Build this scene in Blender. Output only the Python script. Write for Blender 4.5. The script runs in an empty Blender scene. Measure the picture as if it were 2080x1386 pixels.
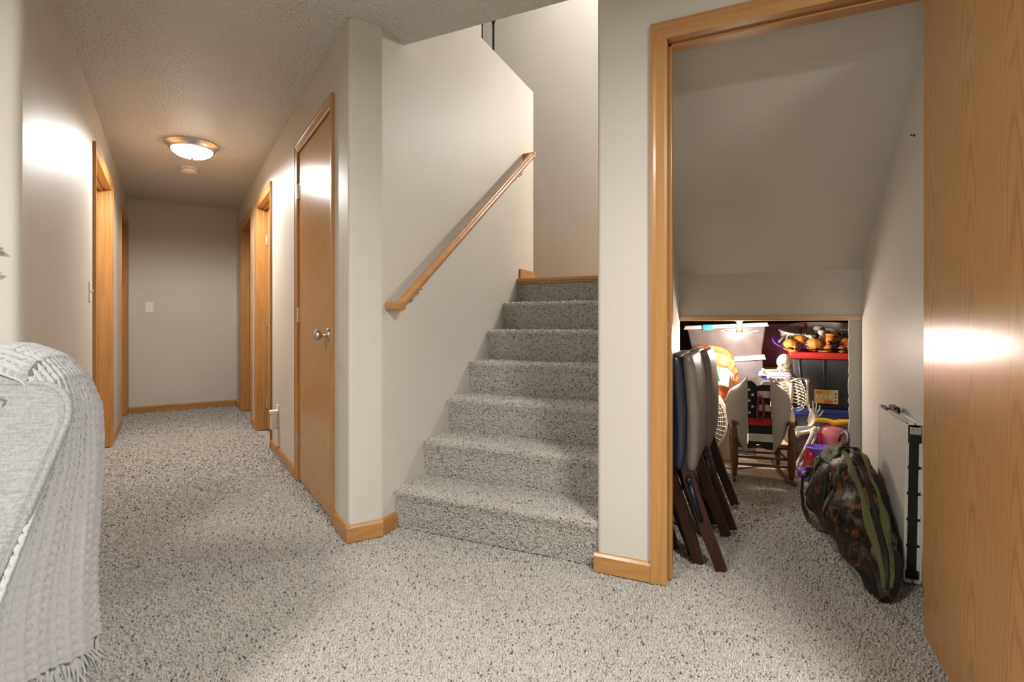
import bpy, bmesh, math, random
import numpy as np
from mathutils import Vector, Matrix, Euler

random.seed(7)
rng = np.random.default_rng(11)
D = bpy.data
S = bpy.context.scene
COL = S.collection
PI = math.pi

# ------------------------------------------------------------------ camera
CAM_H = 0.945
YAW = math.atan(490 / 1058)                 # stair run is this far right of the lens axis
HALL = YAW + math.atan(694 / 1058)          # hallway axis, turned left of the stair run
cam_d = D.cameras.new('camera'); cam = D.objects.new('camera', cam_d); COL.objects.link(cam)
cam_d.sensor_width = 36; cam_d.lens = 36 * 1058 / 2080; cam_d.shift_y = -33 / 2080
cam_d.clip_start = 0.02
cam.location = (0, 0, CAM_H); cam.rotation_euler = (PI / 2, 0, YAW)
S.camera = cam
# ------------------------------------------------------------------ world, exposure
S.world = D.worlds.new('world'); S.world.use_nodes = True
S.world.node_tree.nodes['Background'].inputs[0].default_value = (0.9, 0.95, 1.0, 1)
S.world.node_tree.nodes['Background'].inputs[1].default_value = 0.25
S.view_settings.view_transform = 'Standard'; S.view_settings.look = 'None'
S.view_settings.gamma = 1.0; S.view_settings.use_curve_mapping = False
S.view_settings.exposure = 0.1
# lamp powers (watts); the lamps themselves are built further down
P_ROOM = 86.0; P_ROOM2 = 72.0; P_HALL = 134.0; P_LED = 20.0
WARM = (1.0, 0.98, 0.95); NEUTRAL = (1.0, 0.97, 0.93)

# ================================================================== materials
MATS = {}
def new_mat(name):
    m = D.materials.new(name); m.use_nodes = True
    nt = m.node_tree; b = nt.nodes['Principled BSDF']
    MATS[name] = m
    return m, nt, b
def N(nt, typ, **kw):
    n = nt.nodes.new(typ)
    for k, v in kw.items(): setattr(n, k, v)
    return n
def coords(nt, scale=(1, 1, 1), kind='Object'):
    tc = N(nt, 'ShaderNodeTexCoord'); mp = N(nt, 'ShaderNodeMapping')
    mp.inputs['Scale'].default_value = scale
    nt.links.new(tc.outputs[kind], mp.inputs['Vector'])
    return mp.outputs['Vector']
def noise(nt, vec, scale, detail=3.0, rough=0.5, dist=0.0):
    n = N(nt, 'ShaderNodeTexNoise'); n.inputs['Scale'].default_value = scale
    n.inputs['Detail'].default_value = detail; n.inputs['Roughness'].default_value = rough
    n.inputs['Distortion'].default_value = dist
    nt.links.new(vec, n.inputs['Vector']); return n
def ramp(nt, fac, stops):
    r = N(nt, 'ShaderNodeValToRGB'); e = r.color_ramp.elements
    while len(e) < len(stops): e.new(0.5)
    for el, (p, c) in zip(e, stops):
        el.position = p; el.color = (*c, 1)
    nt.links.new(fac, r.inputs['Fac']); return r.outputs['Color']
def mixc(nt, fac, a, b, mode='MIX'):
    n = N(nt, 'ShaderNodeMix', data_type='RGBA', blend_type=mode)
    if isinstance(fac, (int, float)): n.inputs[0].default_value = fac
    else: nt.links.new(fac, n.inputs[0])
    for i, v in ((6, a), (7, b)):
        if isinstance(v, tuple): n.inputs[i].default_value = (*v, 1)
        else: nt.links.new(v, n.inputs[i])
    return n.outputs[2]
def bump(nt, b, height, strength, dist):
    n = N(nt, 'ShaderNodeBump'); n.inputs['Strength'].default_value = strength
    n.inputs['Distance'].default_value = dist
    nt.links.new(height, n.inputs['Height']); nt.links.new(n.outputs['Normal'], b.inputs['Normal']); return n

def plain(name, col, rough=0.5, metal=0.0, spec=0.5, coat=0.0, var=0.06, alpha=None, trans=0.0, sheen=0.0, bump_s=None):
    """procedural plain surface: colour with a little mottling"""
    m, nt, b = new_mat(name)
    v = coords(nt)
    n = noise(nt, v, 14, 3)
    lo = tuple(max(0, c * (1 - var)) for c in col); hi = tuple(min(1, c * (1 + var)) for c in col)
    nt.links.new(ramp(nt, n.outputs['Fac'], [(0.3, lo), (0.7, hi)]), b.inputs['Base Color'])
    b.inputs['Roughness'].default_value = rough; b.inputs['Metallic'].default_value = metal
    b.inputs['Specular IOR Level'].default_value = spec; b.inputs['Coat Weight'].default_value = coat
    b.inputs['Transmission Weight'].default_value = trans
    b.inputs['Sheen Weight'].default_value = sheen
    if alpha is not None: b.inputs['Alpha'].default_value = alpha
    if bump_s:
        bump(nt, b, noise(nt, v, bump_s[0], 3).outputs['Fac'], bump_s[1], bump_s[2])
    return m

def paint(name, col, rough=0.42, scale=230, strength=0.28, dist=0.0012, var=0.02):
    m, nt, b = new_mat(name)
    v = coords(nt, kind='Object')
    big = noise(nt, v, 1.7, 2)
    lo = tuple(c * (1 - var) for c in col); hi = tuple(c * (1 + var) for c in col)
    nt.links.new(ramp(nt, big.outputs['Fac'], [(0.3, lo), (0.7, hi)]), b.inputs['Base Color'])
    b.inputs['Roughness'].default_value = rough
    b.inputs['Specular IOR Level'].default_value = 0.17
    bump(nt, b, noise(nt, v, scale, 2, 0.6).outputs['Fac'], strength, dist)
    return m

WALL = paint('wall_paint', (0.60, 0.567, 0.508), 0.44, 150, 0.35, 0.0016)
CEIL = paint('ceiling_texture', (0.64, 0.62, 0.585), 0.36, 60, 1.0, 0.014)
RAWDRY = paint('raw_drywall', (0.42, 0.42, 0.39), 0.9, 60, 0.5, 0.002, 0.08)

def oak(name, axis, light=(0.46, 0.238, 0.078), dark=(0.30, 0.135, 0.039), rough=0.34, bands=16.0, coat=0.12, ring=.45):
    m, nt, b = new_mat(name)
    st = [1.0, 1.0, 1.0]; st[axis] = 0.07
    v = coords(nt, tuple(st))
    warp = noise(nt, v, 2.6, 2, 0.5)
    mw = N(nt, 'ShaderNodeVectorMath', operation='SCALE'); mw.inputs['Scale'].default_value = 0.35
    nt.links.new(warp.outputs['Color'], mw.inputs[0])
    ad = N(nt, 'ShaderNodeVectorMath', operation='ADD'); nt.links.new(v, ad.inputs[0]); nt.links.new(mw.outputs[0], ad.inputs[1])
    cath = noise(nt, ad.outputs[0], bands * 0.55, 1.0, 0.4)
    mul = N(nt, 'ShaderNodeMath', operation='MULTIPLY'); mul.inputs[1].default_value = 7.0
    nt.links.new(cath.outputs['Fac'], mul.inputs[0])
    fr = N(nt, 'ShaderNodeMath', operation='PINGPONG'); fr.inputs[1].default_value = 0.5
    nt.links.new(mul.outputs[0], fr.inputs[0])
    m2 = N(nt, 'ShaderNodeMath', operation='MULTIPLY'); m2.inputs[1].default_value = 2.0
    nt.links.new(fr.outputs[0], m2.inputs[0])
    st2 = [1.0, 1.0, 1.0]; st2[axis] = 0.02
    fine = noise(nt, coords(nt, tuple(st2)), 260, 2, 0.6)
    mid = tuple((l * 0.62 + d * 0.38) for l, d in zip(light, dark))
    c1 = ramp(nt, m2.outputs[0], [(0.0, tuple((l * (1 - ring) + d * ring) for l, d in zip(light, dark))), (0.28, mid), (0.55, light), (1.0, light)])
    c2 = ramp(nt, fine.outputs['Fac'], [(0.30, dark), (0.55, light)])
    c = mixc(nt, 0.38, c1, c2)
    nt.links.new(c, b.inputs['Base Color'])
    b.inputs['Roughness'].default_value = rough
    b.inputs['Specular IOR Level'].default_value = 0.35
    b.inputs['Coat Weight'].default_value = coat; b.inputs['Coat Roughness'].default_value = 0.15
    bump(nt, b, fine.outputs['Fac'], 0.12, 0.0008)
    return m
OAKZ = oak('oak_vertical', 2); OAKX = oak('oak_along_x', 0); OAKY = oak('oak_along_y', 1)
def oak_veneer(name, light, dark, rough=.24):
    """flat-sawn veneer: parabolic cathedral figure running up the leaf"""
    m, nt, b = new_mat(name)
    def M(op, a, c=None, k=None):
        n = N(nt, 'ShaderNodeMath', operation=op)
        for i, q in enumerate((a, c, k)):
            if q is None: continue
            if isinstance(q, (int, float)): n.inputs[i].default_value = q
            else: nt.links.new(q, n.inputs[i])
        return n.outputs[0]
    v = coords(nt); sx = N(nt, 'ShaderNodeSeparateXYZ'); nt.links.new(v, sx.inputs[0])
    w = noise(nt, coords(nt, (1, 1, .25)), 3.0, 2, .5)
    w2 = noise(nt, coords(nt, (1, 1, .12)), 22.0, 2, .5)
    across = M('ADD', M('ADD', sx.outputs['X'], sx.outputs['Y']), M('MULTIPLY', M('SUBTRACT', w.outputs['Fac'], .5), .16))
    lane = M('SUBTRACT', M('PINGPONG', M('ADD', across, 10.03), .13), .0)
    val = M('ADD', M('ADD', M('MULTIPLY', sx.outputs['Z'], 1.1), M('MULTIPLY', M('MULTIPLY', lane, lane), 120.0)), M('MULTIPLY', w2.outputs['Fac'], .35))
    ring = M('MULTIPLY', M('PINGPONG', M('MULTIPLY', val, 5.5), .5), 2.0)
    fine = noise(nt, coords(nt, (1, 1, .02)), 300, 2, .6)
    mid = tuple(l * .70 + d * .30 for l, d in zip(light, dark))
    c1 = ramp(nt, ring, [(0.0, dark), (.30, mid), (.6, light), (1.0, light)])
    c2 = ramp(nt, fine.outputs['Fac'], [(.34, dark), (.56, light)])
    nt.links.new(mixc(nt, .35, c1, c2), b.inputs['Base Color'])
    b.inputs['Roughness'].default_value = rough; b.inputs['Specular IOR Level'].default_value = .19
    bump(nt, b, fine.outputs['Fac'], .10, .0008)
    return m
OAKDOOR = oak_veneer('oak_door_veneer', (0.52, 0.285, 0.10), (0.36, 0.175, 0.055))

def carpet_nodes(nt, b, rand_out):
    c = ramp(nt, rand_out, [(0.0, (0.36, 0.335, 0.30)), (0.40, (0.50, 0.475, 0.435)), (0.84, (0.44, 0.415, 0.375)), (0.93, (0.30, 0.275, 0.24)), (0.970, (0.10, 0.085, 0.07))])
    nt.links.new(c, b.inputs['Base Color'])
    b.inputs['Roughness'].default_value = 0.95; b.inputs['Specular IOR Level'].default_value = 0.1
    b.inputs['Sheen Weight'].default_value = 0.15
PILE, nt, b = new_mat('carpet_pile')
at = N(nt, 'ShaderNodeAttribute'); at.attribute_name = 'shade'
carpet_nodes(nt, b, at.outputs['Fac'])
CARPET, nt, b = new_mat('carpet_ground')
v = coords(nt)
vor = N(nt, 'ShaderNodeTexVoronoi'); vor.inputs['Scale'].default_value = 150; nt.links.new(v, vor.inputs['Vector'])
sp = N(nt, 'ShaderNodeSeparateColor'); nt.links.new(vor.outputs['Color'], sp.inputs[0])
carpet_nodes(nt, b, sp.outputs[0])
bump(nt, b, noise(nt, v, 130, 3, 0.65).outputs['Fac'], 1.0, 0.008)

NICKEL = plain('brushed_nickel', (0.62, 0.58, 0.53), 0.28, 1.0)
STEEL = plain('bright_steel', (0.75, 0.75, 0.74), 0.22, 1.0)
BLACKM = plain('black_iron', (0.015, 0.014, 0.013), 0.45, 0.3)
WHITEP = plain('white_plastic', (0.78, 0.75, 0.69), 0.35)
def emit(name, col, strength):
    m, nt, b = new_mat(name)
    b.inputs['Base Color'].default_value = (*col, 1)
    n = noise(nt, coords(nt), 6, 1)
    nt.links.new(ramp(nt, n.outputs['Fac'], [(0.2, tuple(c * 0.97 for c in col)), (0.8, col)]), b.inputs['Emission Color'])
    b.inputs['Emission Strength'].default_value = strength
    return m
GLOW = emit('lit_lamp_glass', (1.0, 0.95, 0.86), 9.0)
LEDGLOW = emit('lit_led_panel', (1.0, 0.97, 0.92), 30.0)

# ================================================================== mesh builder
class MB:
    def __init__(s): s.v = []; s.f = []
    def add(s, verts, faces):
        o = len(s.v); s.v += [tuple(q) for q in verts]; s.f += [tuple(i + o for i in fc) for fc in faces]; return s
    def box(s, lo, hi, M=None):
        x0, y0, z0 = lo; x1, y1, z1 = hi
        vs = [(x0, y0, z0), (x1, y0, z0), (x1, y1, z0), (x0, y1, z0), (x0, y0, z1), (x1, y0, z1), (x1, y1, z1), (x0, y1, z1)]
        if M is not None: vs = [tuple(M @ Vector(q)) for q in vs]
        return s.add(vs, [(0, 3, 2, 1), (4, 5, 6, 7), (0, 1, 5, 4), (1, 2, 6, 5), (2, 3, 7, 6), (3, 0, 4, 7)])
    def prism(s, poly, a, bq, axis=2):
        """poly: 2-D points; axis: extrusion axis"""
        n = len(poly)
        def mk(q, t):
            if axis == 2: return (q[0], q[1], t)
            if axis == 0: return (t, q[0], q[1])
            return (q[0], t, q[1])
        vs = [mk(q, a) for q in poly] + [mk(q, bq) for q in poly]
        fs = [tuple(range(n)), tuple(range(2 * n - 1, n - 1, -1))] + [(i, n + i, n + (i + 1) % n, (i + 1) % n) for i in range(n)]
        return s.add(vs, fs)
    def tube(s, pts, r, n=8, closed=False, cap=True, flat=None):
        """tube along pts; r number or list; flat=(scale,axis vector) squashes"""
        pts = [Vector(q) for q in pts]; m = len(pts)
        rs = r if isinstance(r, (list, tuple)) else [r] * m
        rings = []; up = None
        for i, q in enumerate(pts):
            if closed: t = pts[(i + 1) % m] - pts[i - 1]
            else: t = pts[min(i + 1, m - 1)] - pts[max(i - 1, 0)]
            t.normalize()
            if up is None:
                up = Vector((0, 0, 1)) if abs(t.z) < 0.9 else Vector((1, 0, 0))
            a1 = (up - t * up.dot(t))
            if a1.length < 1e-5: a1 = t.orthogonal()
            a1.normalize(); a2 = t.cross(a1); up = a1
            k1, k2 = (flat if flat else (1, 1))
            rings.append([q + (a1 * math.cos(2 * PI * j / n) * k1 + a2 * math.sin(2 * PI * j / n) * k2) * rs[i] for j in range(n)])
        vs = [tuple(w) for rg in rings for w in rg]; fs = []
        for i in range(m if closed else m - 1):
            i2 = (i + 1) % m
            for j in range(n):
                fs.append((i * n + j, i * n + (j + 1) % n, i2 * n + (j + 1) % n, i2 * n + j))
        if cap and not closed:
            fs.append(tuple(range(n - 1, -1, -1))); fs.append(tuple((m - 1) * n + j for j in range(n)))
        return s.add(vs, fs)
    def lathe(s, prof, n=24, M=None, arc=2 * PI):
        """prof: (r,z) list revolved about z"""
        m = len(prof); vs = []; fs = []
        for i, (r, z) in enumerate(prof):
            for j in range(n):
                a = arc * j / n
                vs.append((r * math.cos(a), r * math.sin(a), z))
        for i in range(m - 1):
            for j in range(n):
                fs.append((i * n + j, i * n + (j + 1) % n, (i + 1) * n + (j + 1) % n, (i + 1) * n + j))
        if prof[0][0] > 1e-6: fs.append(tuple(range(n - 1, -1, -1)))
        if prof[-1][0] > 1e-6: fs.append(tuple((m - 1) * n + j for j in range(n)))
        if M is not None: vs = [tuple(M @ Vector(q)) for q in vs]
        return s.add(vs, fs)
    def ball(s, c, r, n=12, m=8, M=None):
        if isinstance(r, (int, float)): r = (r, r, r)
        vs = []; fs = []
        for i in range(m + 1):
            th = PI * i / m
            for j in range(n):
                a = 2 * PI * j / n
                q = Vector((r[0] * math.sin(th) * math.cos(a), r[1] * math.sin(th) * math.sin(a), r[2] * math.cos(th)))
                if M is not None: q = M @ q
                vs.append(tuple(q + Vector(c)))
        for i in range(m):
            for j in range(n):
                fs.append((i * n + j, (i + 1) * n + j, (i + 1) * n + (j + 1) % n, i * n + (j + 1) % n))
        return s.add(vs, fs)
    def grid(s, fn, nu, nv, closed_u=False):
        vs = [fn(i / (nu if closed_u else nu - 1), j / (nv - 1)) for j in range(nv) for i in range(nu)]
        fs = []
        for j in range(nv - 1):
            for i in range(nu if closed_u else nu - 1):
                i2 = (i + 1) % nu
                fs.append((j * nu + i, j * nu + i2, (j + 1) * nu + i2, (j + 1) * nu + i))
        return s.add(vs, fs)
    def mesh(s, name, bevel=0.0, seg=2, smooth=False, weld=False, fix=True):
        me = D.meshes.new(name); me.from_pydata(s.v, [], s.f)
        bm = bmesh.new(); bm.from_mesh(me)
        if weld: bmesh.ops.remove_doubles(bm, verts=bm.verts, dist=1e-5)
        if fix: bmesh.ops.recalc_face_normals(bm, faces=bm.faces)
        if bevel > 0:
            ed = [e for e in bm.edges if len(e.link_faces) == 2 and e.calc_face_angle(0) > 0.5]
            bmesh.ops.bevel(bm, geom=ed, offset=bevel, segments=seg, profile=0.5, affect='EDGES', clamp_overlap=True)
        bm.to_mesh(me); bm.free()
        if smooth:
            me.shade_smooth()
            if smooth != 'all':
                try: me.set_sharp_from_angle(angle=math.radians(40))
                except Exception: pass
        return me
    def build(s, name, mat, parent=None, bevel=0.0, seg=2, smooth=False, loc=None, rot=None, weld=False, fix=True):
        me = s.mesh(name, bevel, seg, smooth, weld, fix); me.materials.append(mat)
        return put(name, me, parent, loc, rot)
def put(name, me, parent=None, loc=None, rot=None):
    o = D.objects.new(name, me); COL.objects.link(o)
    if parent: o.parent = parent
    if loc: o.location = loc
    if rot: o.rotation_euler = rot
    return o
def tag(o, label, cat, group=None, kind=None):
    o['label'] = label
    if cat: o['category'] = cat
    if group: o['group'] = group
    if kind: o['kind'] = kind
    return o
def thing(name, label, cat, loc=(0, 0, 0), rot=(0, 0, 0), group=None, kind=None):
    o = D.objects.new(name, None); COL.objects.link(o); o.empty_display_size = 0.05
    o.location = loc; o.rotation_euler = rot
    return tag(o, label, cat, group, kind)
def struct(name, mb, mat, label, cat, hall=False, **kw):
    o = mb.build(name, mat, **kw)
    if hall: o.rotation_euler = (0, 0, HALL)
    return tag(o, label, cat, kind='structure')
HM = Matrix.Rotation(HALL, 4, 'Z')
def hw(h, p, z=0.0):
    """hall frame (along, across, up) -> world"""
    return tuple(HM @ Vector((p, h, z)))
def rounded(poly, which, r, n=5):
    """round chosen corners of a polygon"""
    out = []
    m = len(poly)
    for i, q in enumerate(poly):
        if i not in which: out.append(q); continue
        q = Vector(q); a = Vector(poly[i - 1]) - q; c = Vector(poly[(i + 1) % m]) - q
        a.normalize(); c.normalize()
        ang = a.angle(c); t = r / math.tan(ang / 2)
        s0 = q + a * t; s1 = q + c * t
        bis = (a + c).normalized(); ctr = q + bis * (r / math.sin(ang / 2))
        a0 = math.atan2(*(s0 - ctr).yx); a1 = math.atan2(*(s1 - ctr).yx)
        d = (a1 - a0 + PI) % (2 * PI) - PI
        for k in range(n + 1):
            an = a0 + d * k / n; out.append((ctr.x + r * math.cos(an), ctr.y + r * math.sin(an)))
    return out

# ================================================================== setting
CZ = 2.286           # basement ceiling
W2 = 1.955           # face of the wall with the closet doorway
SX0, SX1 = -1.52, -0.545   # stair walls
ROOM = [hw(6.87, -.387)[:2], hw(6.87, .65)[:2], hw(2.285, .65)[:2], (-1.52, 1.885), (-1.52, 2.05), (-.545, 2.05), (2.2, 2.05), (2.2, -2.8), (-3.17, -2.8), hw(2.18, -2.5)[:2], hw(2.18, -.387)[:2]]

floor = struct('floor', MB().box((-7.6, -3.2, -.1), (3.0, 5.2, -.006)), CARPET, 'speckled beige carpet covering the whole basement floor', 'carpet')
struct('ceiling', MB().prism(ROOM, CZ, CZ + .2), CEIL, 'textured warm grey ceiling over hallway and room', 'ceiling')

DOORS_R = [(2.576, 3.344), (4.382, 5.137), (5.52, 6.395)]
DOORS_L = [(4.02, 5.07), (6.00, 6.79)]
TOP = 1.985
def hall_wall(p0, p1, h0, h1, doors):
    m = MB(); h = h0
    for a, bq in doors:
        a -= .0175; bq += .0175
        m.box((p0, h, 0), (p1, a, CZ)); m.box((p0, a, TOP + .0175), (p1, bq, CZ)); h = bq
    m.box((p0, h, 0), (p1, h1, CZ)); return m
struct('wall_hall_right', hall_wall(.65, .765, 2.5, 6.9, DOORS_R), WALL, 'pale grey hallway wall with three oak doors', 'wall', True)
struct('wall_hall_left', hall_wall(-.502, -.387, 2.40, 6.9, DOORS_L), WALL, 'pale grey hallway wall left, with light switch', 'wall', True)
struct('wall_hall_end', MB().box((-.502, 6.87, 0), (.765, 6.98, CZ)), WALL, 'short pale wall closing the far end of the hallway', 'wall', True)
pl = rounded([(-2.5, 2.18), (-.387, 2.18), (-.387, 2.40), (-.502, 2.40), (-.502, 2.30), (-2.5, 2.30)], {1}, .03, 6)
struct('wall_left', MB().prism(pl, 0, CZ), WALL, 'pale wall behind the sofa at the hallway mouth', 'wall', True, smooth=True)
c0 = hw(2.52, .65)[:2]; c1 = hw(2.285, .65)[:2]; c5 = hw(2.52, .765)[:2]
pl = rounded([c0, c1, (-1.52, 1.885), (-1.52, 2.05), (-1.64, 2.05), c5], {1, 2}, .018, 6)
struct('wall_corner', MB().prism(pl, 0, CZ), WALL, 'narrow wall end between hallway and staircase', 'wall', smooth=True)
# stair wall with the cut-down part under the upstairs railing
struct('wall_stairs', MB().prism([(2.05, 0), (3.666, 0), (3.666, 2.715), (2.835, 2.715), (2.835, 5.0), (2.05, 5.0)], -1.64, -1.52, 0), WALL, 'tall wall with the handrail, beside the stairs', 'wall')
pl = rounded([(-.545, 2.07), (-.545, W2), (-.30, W2), (-.30, 2.07)], {1}, .018, 6)
m = MB().prism(pl, 0, CZ)
m.box((-.30, W2, TOP + .02), (.524, 2.07, CZ)); m.box((.524, W2, 0), (2.25, 2.07, CZ))
struct('wall_front', m, WALL, 'pale wall around the storage closet doorway', 'wall', smooth=True)
struct('wall_between', MB().box((-.545, 2.07, 0), (-.43, 3.5, 2.3)).box((-.545, 2.05, 2.3), (-.43, 3.5, 5.0)), WALL, 'wall between staircase and storage closet', 'wall')
struct('wall_landing', MB().box((-4.2, 4.9, 1.2), (.80, 5.02, 5.0)), WALL, 'tall bright wall at the back of the stair landing', 'wall')
struct('wall_upper_left', MB().box((-4.3, 1.4, 2.486), (-4.2, 5.0, 5.0)), WALL, 'upstairs wall left of the stairwell', 'wall')
struct('wall_upper_right', MB().box((.68, 2.07, 2.3), (.80, 4.9, 5.0)).box((.68, 3.6, 1.1), (.80, 4.9, 2.3)), WALL, 'wall at the right end of the landing', 'wall')
struct('wall_upper_front', MB().box((-4.2, 1.4, 2.486), (.80, 1.5, 5.0)), WALL, 'upstairs wall in front of the stairwell', 'wall')
struct('ceiling_upper', MB().box((-4.3, 1.4, 5.0), (.80, 5.02, 5.1)), CEIL, 'upstairs ceiling above the stairwell', 'ceiling')
struct('floor_upper', MB().box((-4.2, 2.06, 2.30), (-1.645, 3.60, 2.52)), CARPET, 'upstairs floor beside the stairwell', 'floor')
struct('floor_landing', MB().box((-4.2, 3.395, 1.10), (-.545, 4.9, 1.272)).box((-.545, 3.55, 1.10), (.68, 4.9, 1.272)), OAKX, 'stair landing floor', 'floor')
# room shell behind the camera
struct('wall_right', MB().box((2.2, -2.85, 0), (2.3, 2.0, CZ)), WALL, 'right wall of the room', 'wall')
struct('wall_back', MB().box((-3.3, -2.9, 0), (2.3, -2.8, CZ)), WALL, 'back wall of the room', 'wall')
struct('wall_side', MB().box((-3.27, -2.85, 0), (-3.17, -.93, CZ)), WALL, 'left side wall of the room', 'wall')
# closet
CX0, CX1, CY = -.43, .555, 3.5
struct('wall_closet_right', MB().box((CX1, 2.07, 0), (.67, 3.56, CZ)), WALL, 'right wall inside the storage closet', 'wall')
struct('ceiling_closet', MB().prism([(2.07, 2.09), (CY, 1.26), (CY, 1.40), (2.07, 2.27)], CX0, CX1, 0), WALL, 'sloping closet ceiling under the stairs', 'ceiling')
struct('wall_closet_back', MB().box((CX0, CY, .995), (CX1, CY + .05, 1.262)), WALL, 'low wall strip above the crawl space opening', 'wall')
jm = MB(); edge = []
for k in range(41):
    edge.append((.495 + random.uniform(-.004, .004), .97 * k / 40))
jm.prism([(CX1, 0)] + edge + [(CX1, .97)], CY, CY + .016, 1)
struct('wall_closet_stub', jm, RAWDRY, 'raw grey drywall strip with a torn edge beside the opening', 'wall')
RAWOAK = oak('raw_pine', 0, (0.66, 0.47, 0.29), (0.5, 0.32, 0.17), 0.7, 9, 0.0)
struct('trim_1', MB().box((CX0, CY - .012, .970), (CX1, CY + .09, .998)), RAWOAK, 'raw pine board across the top of the crawl space opening', 'trim', bevel=.002)
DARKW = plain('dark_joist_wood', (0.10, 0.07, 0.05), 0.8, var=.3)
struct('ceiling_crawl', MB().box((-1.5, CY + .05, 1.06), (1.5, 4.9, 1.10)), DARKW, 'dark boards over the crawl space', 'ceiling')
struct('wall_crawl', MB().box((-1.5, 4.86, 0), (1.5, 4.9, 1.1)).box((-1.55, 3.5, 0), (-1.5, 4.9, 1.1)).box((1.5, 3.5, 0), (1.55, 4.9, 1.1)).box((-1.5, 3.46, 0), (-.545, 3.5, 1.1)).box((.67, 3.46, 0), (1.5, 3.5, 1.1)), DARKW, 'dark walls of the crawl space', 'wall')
PLY = plain('pale_subfloor', (0.66, 0.58, 0.46), 0.6, var=.1)
struct('floor_crawl', MB().box((-1.5, 3.58, -.006), (1.5, 4.86, .002)), PLY, 'pale bare floor of the crawl space', 'floor')

# ------------------------------------------------------------------ baseboards
BBH = .072
def bb_prof(t=.013):
    return [(0, 0), (t, 0), (t, BBH - .012), (t * .55, BBH - .002), (0, BBH)]
def bb(name, a, bq, label):
    """a, b: ends on the wall face; the board stands on the left of a -> b"""
    a = Vector((*a, 0)); bq = Vector((*bq, 0)); d = (bq - a)
    m = MB().prism([(-x, z) for x, z in bb_prof()], 0, d.length, 1)
    o = m.build(name, OAKY, loc=tuple(a), rot=(0, 0, math.atan2(d.y, d.x) - PI / 2))
    return tag(o, label, 'baseboard', kind='structure')
def hxy(h, p): return hw(h, p)[:2]
bb('baseboard_hall_end', hxy(6.87, .65), hxy(6.87, -.387), 'oak baseboard along the end wall of the hallway')
bb('baseboard_hall_right', hxy(3.40, .65), hxy(4.325, .65), 'oak baseboard under the wall outlet')
bb('baseboard_hall_right_far', hxy(5.194, .65), hxy(5.463, .65), 'short oak baseboard between the two recessed right doors')
bb('baseboard_hall_right_end', hxy(6.452, .65), hxy(6.87, .65), 'short oak baseboard in the far right hallway corner')
bb('baseboard_hall_left', hxy(3.96, -.387), hxy(2.2, -.387), 'oak baseboard left of the nearest left doorway')
bb('baseboard_hall_left_far', hxy(5.94, -.387), hxy(5.13, -.387), 'oak baseboard between the two left doorways')
bb('baseboard_corner_hall', hxy(2.273, .65), hxy(2.519, .65), 'short oak baseboard right of the closed hallway door')
bb('baseboard_corner_end', (-1.512, 1.880), hxy(2.285, .637), 'oak baseboard around the narrow wall end')
bb('baseboard_corner_stairs', (-1.52, 1.985), (-1.52, 1.876), 'dark end piece of baseboard beside the bottom step')
bb('baseboard_front_right', (2.2, W2), (.562, W2), 'oak baseboard on the wall beyond the open closet door')
bb('baseboard_left', hxy(2.18, -.40), hxy(2.18, -2.5), 'oak baseboard behind the sofa')
bb('baseboard_front', (-.341, W2), (-.555, W2), 'oak baseboard between stairs and closet doorway')
tag(MB().box((-1.52, 3.40, 1.272), (-1.506, 3.666, 1.345)).build('baseboard_landing', OAKY, bevel=.002), 'pinkish wooden baseboard on the landing at the top of the stairs', 'baseboard', kind='structure')

# ------------------------------------------------------------------ doors
CW = .057
def casing_profile(w=CW, t=.017):
    return [(0, 0), (w, 0), (w, t), (w * .82, t), (w * .68, t * .80), (w * .35, t * .66), (w * .15, t * .62), (0, t * .35)]
def casing_set(parent, x0, x1, top, t=.017, y=0.0, sgn=-1):
    """three mitred boards around an opening x0..x1 (local x), wall face at y, projecting sgn*t in y"""
    pr = casing_profile()
    # profile u=0 at inner edge, u=w at outer edge
    def board(pts_fn, nm, mat):
        m = MB(); n = len(pr)
        A = [pts_fn(u, 0) for u, _ in pr]; B = [pts_fn(u, 1) for u, _ in pr]
        vs = [(q[0], y + sgn * d, q[1]) for q, (_, d) in zip(A, pr)] + [(q[0], y + sgn * d, q[1]) for q, (_, d) in zip(B, pr)]
        fs = [tuple(range(n)), tuple(range(2 * n - 1, n - 1, -1))] + [(i, n + i, n + (i + 1) % n, (i + 1) % n) for i in range(n)]
        m.add(vs, fs); return m.build(nm, mat, parent)
    board(lambda u, e: (x0 - u, 0 if e == 0 else top + u), 'casing', OAKZ)
    board(lambda u, e: (x1 + u, 0 if e == 0 else top + u), 'casing', OAKZ)
    board(lambda u, e: ((x0 - u) if e == 0 else (x1 + u), top + u), 'head_casing', OAKX)
def jamb_set(parent, x0, x1, top, y0, y1, stop_y=None, slab_side=1):
    jt = .018
    MB().box((x0 - jt, y0, 0), (x0, y1, top + jt)).build('jamb', OAKZ, parent, bevel=.0015)
    MB().box((x1, y0, 0), (x1 + jt, y1, top + jt)).build('jamb', OAKZ, parent, bevel=.0015)
    MB().box((x0, y0, top), (x1, y1, top + jt)).build('head_jamb', OAKX, parent, bevel=.0015)
    if stop_y is not None:
        a, bq = stop_y
        MB().box((x0, a, 0), (x0 + .011, bq, top)).build('stop', OAKZ, parent, bevel=.002)
        MB().box((x1 - .011, a, 0), (x1, bq, top)).build('stop', OAKZ, parent, bevel=.002)
        MB().box((x0, a, top - .011), (x1, bq, top)).build('head_stop', OAKX, parent, bevel=.002)
def hinge(parent, x, y, z, hgt=.089, mat=None, wing=.02):
    o = MB().tube([(x, y, z - hgt / 2), (x, y, z + hgt / 2)], .0065, 10).tube([(x, y, z + hgt / 2), (x, y, z + hgt / 2 + .006)], .004, 8).box((x - wing, y + .003, z - hgt / 2), (x + wing, y + .006, z + hgt / 2)).build('hinge', mat or NICKEL, parent, smooth=True)
    return o
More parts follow.
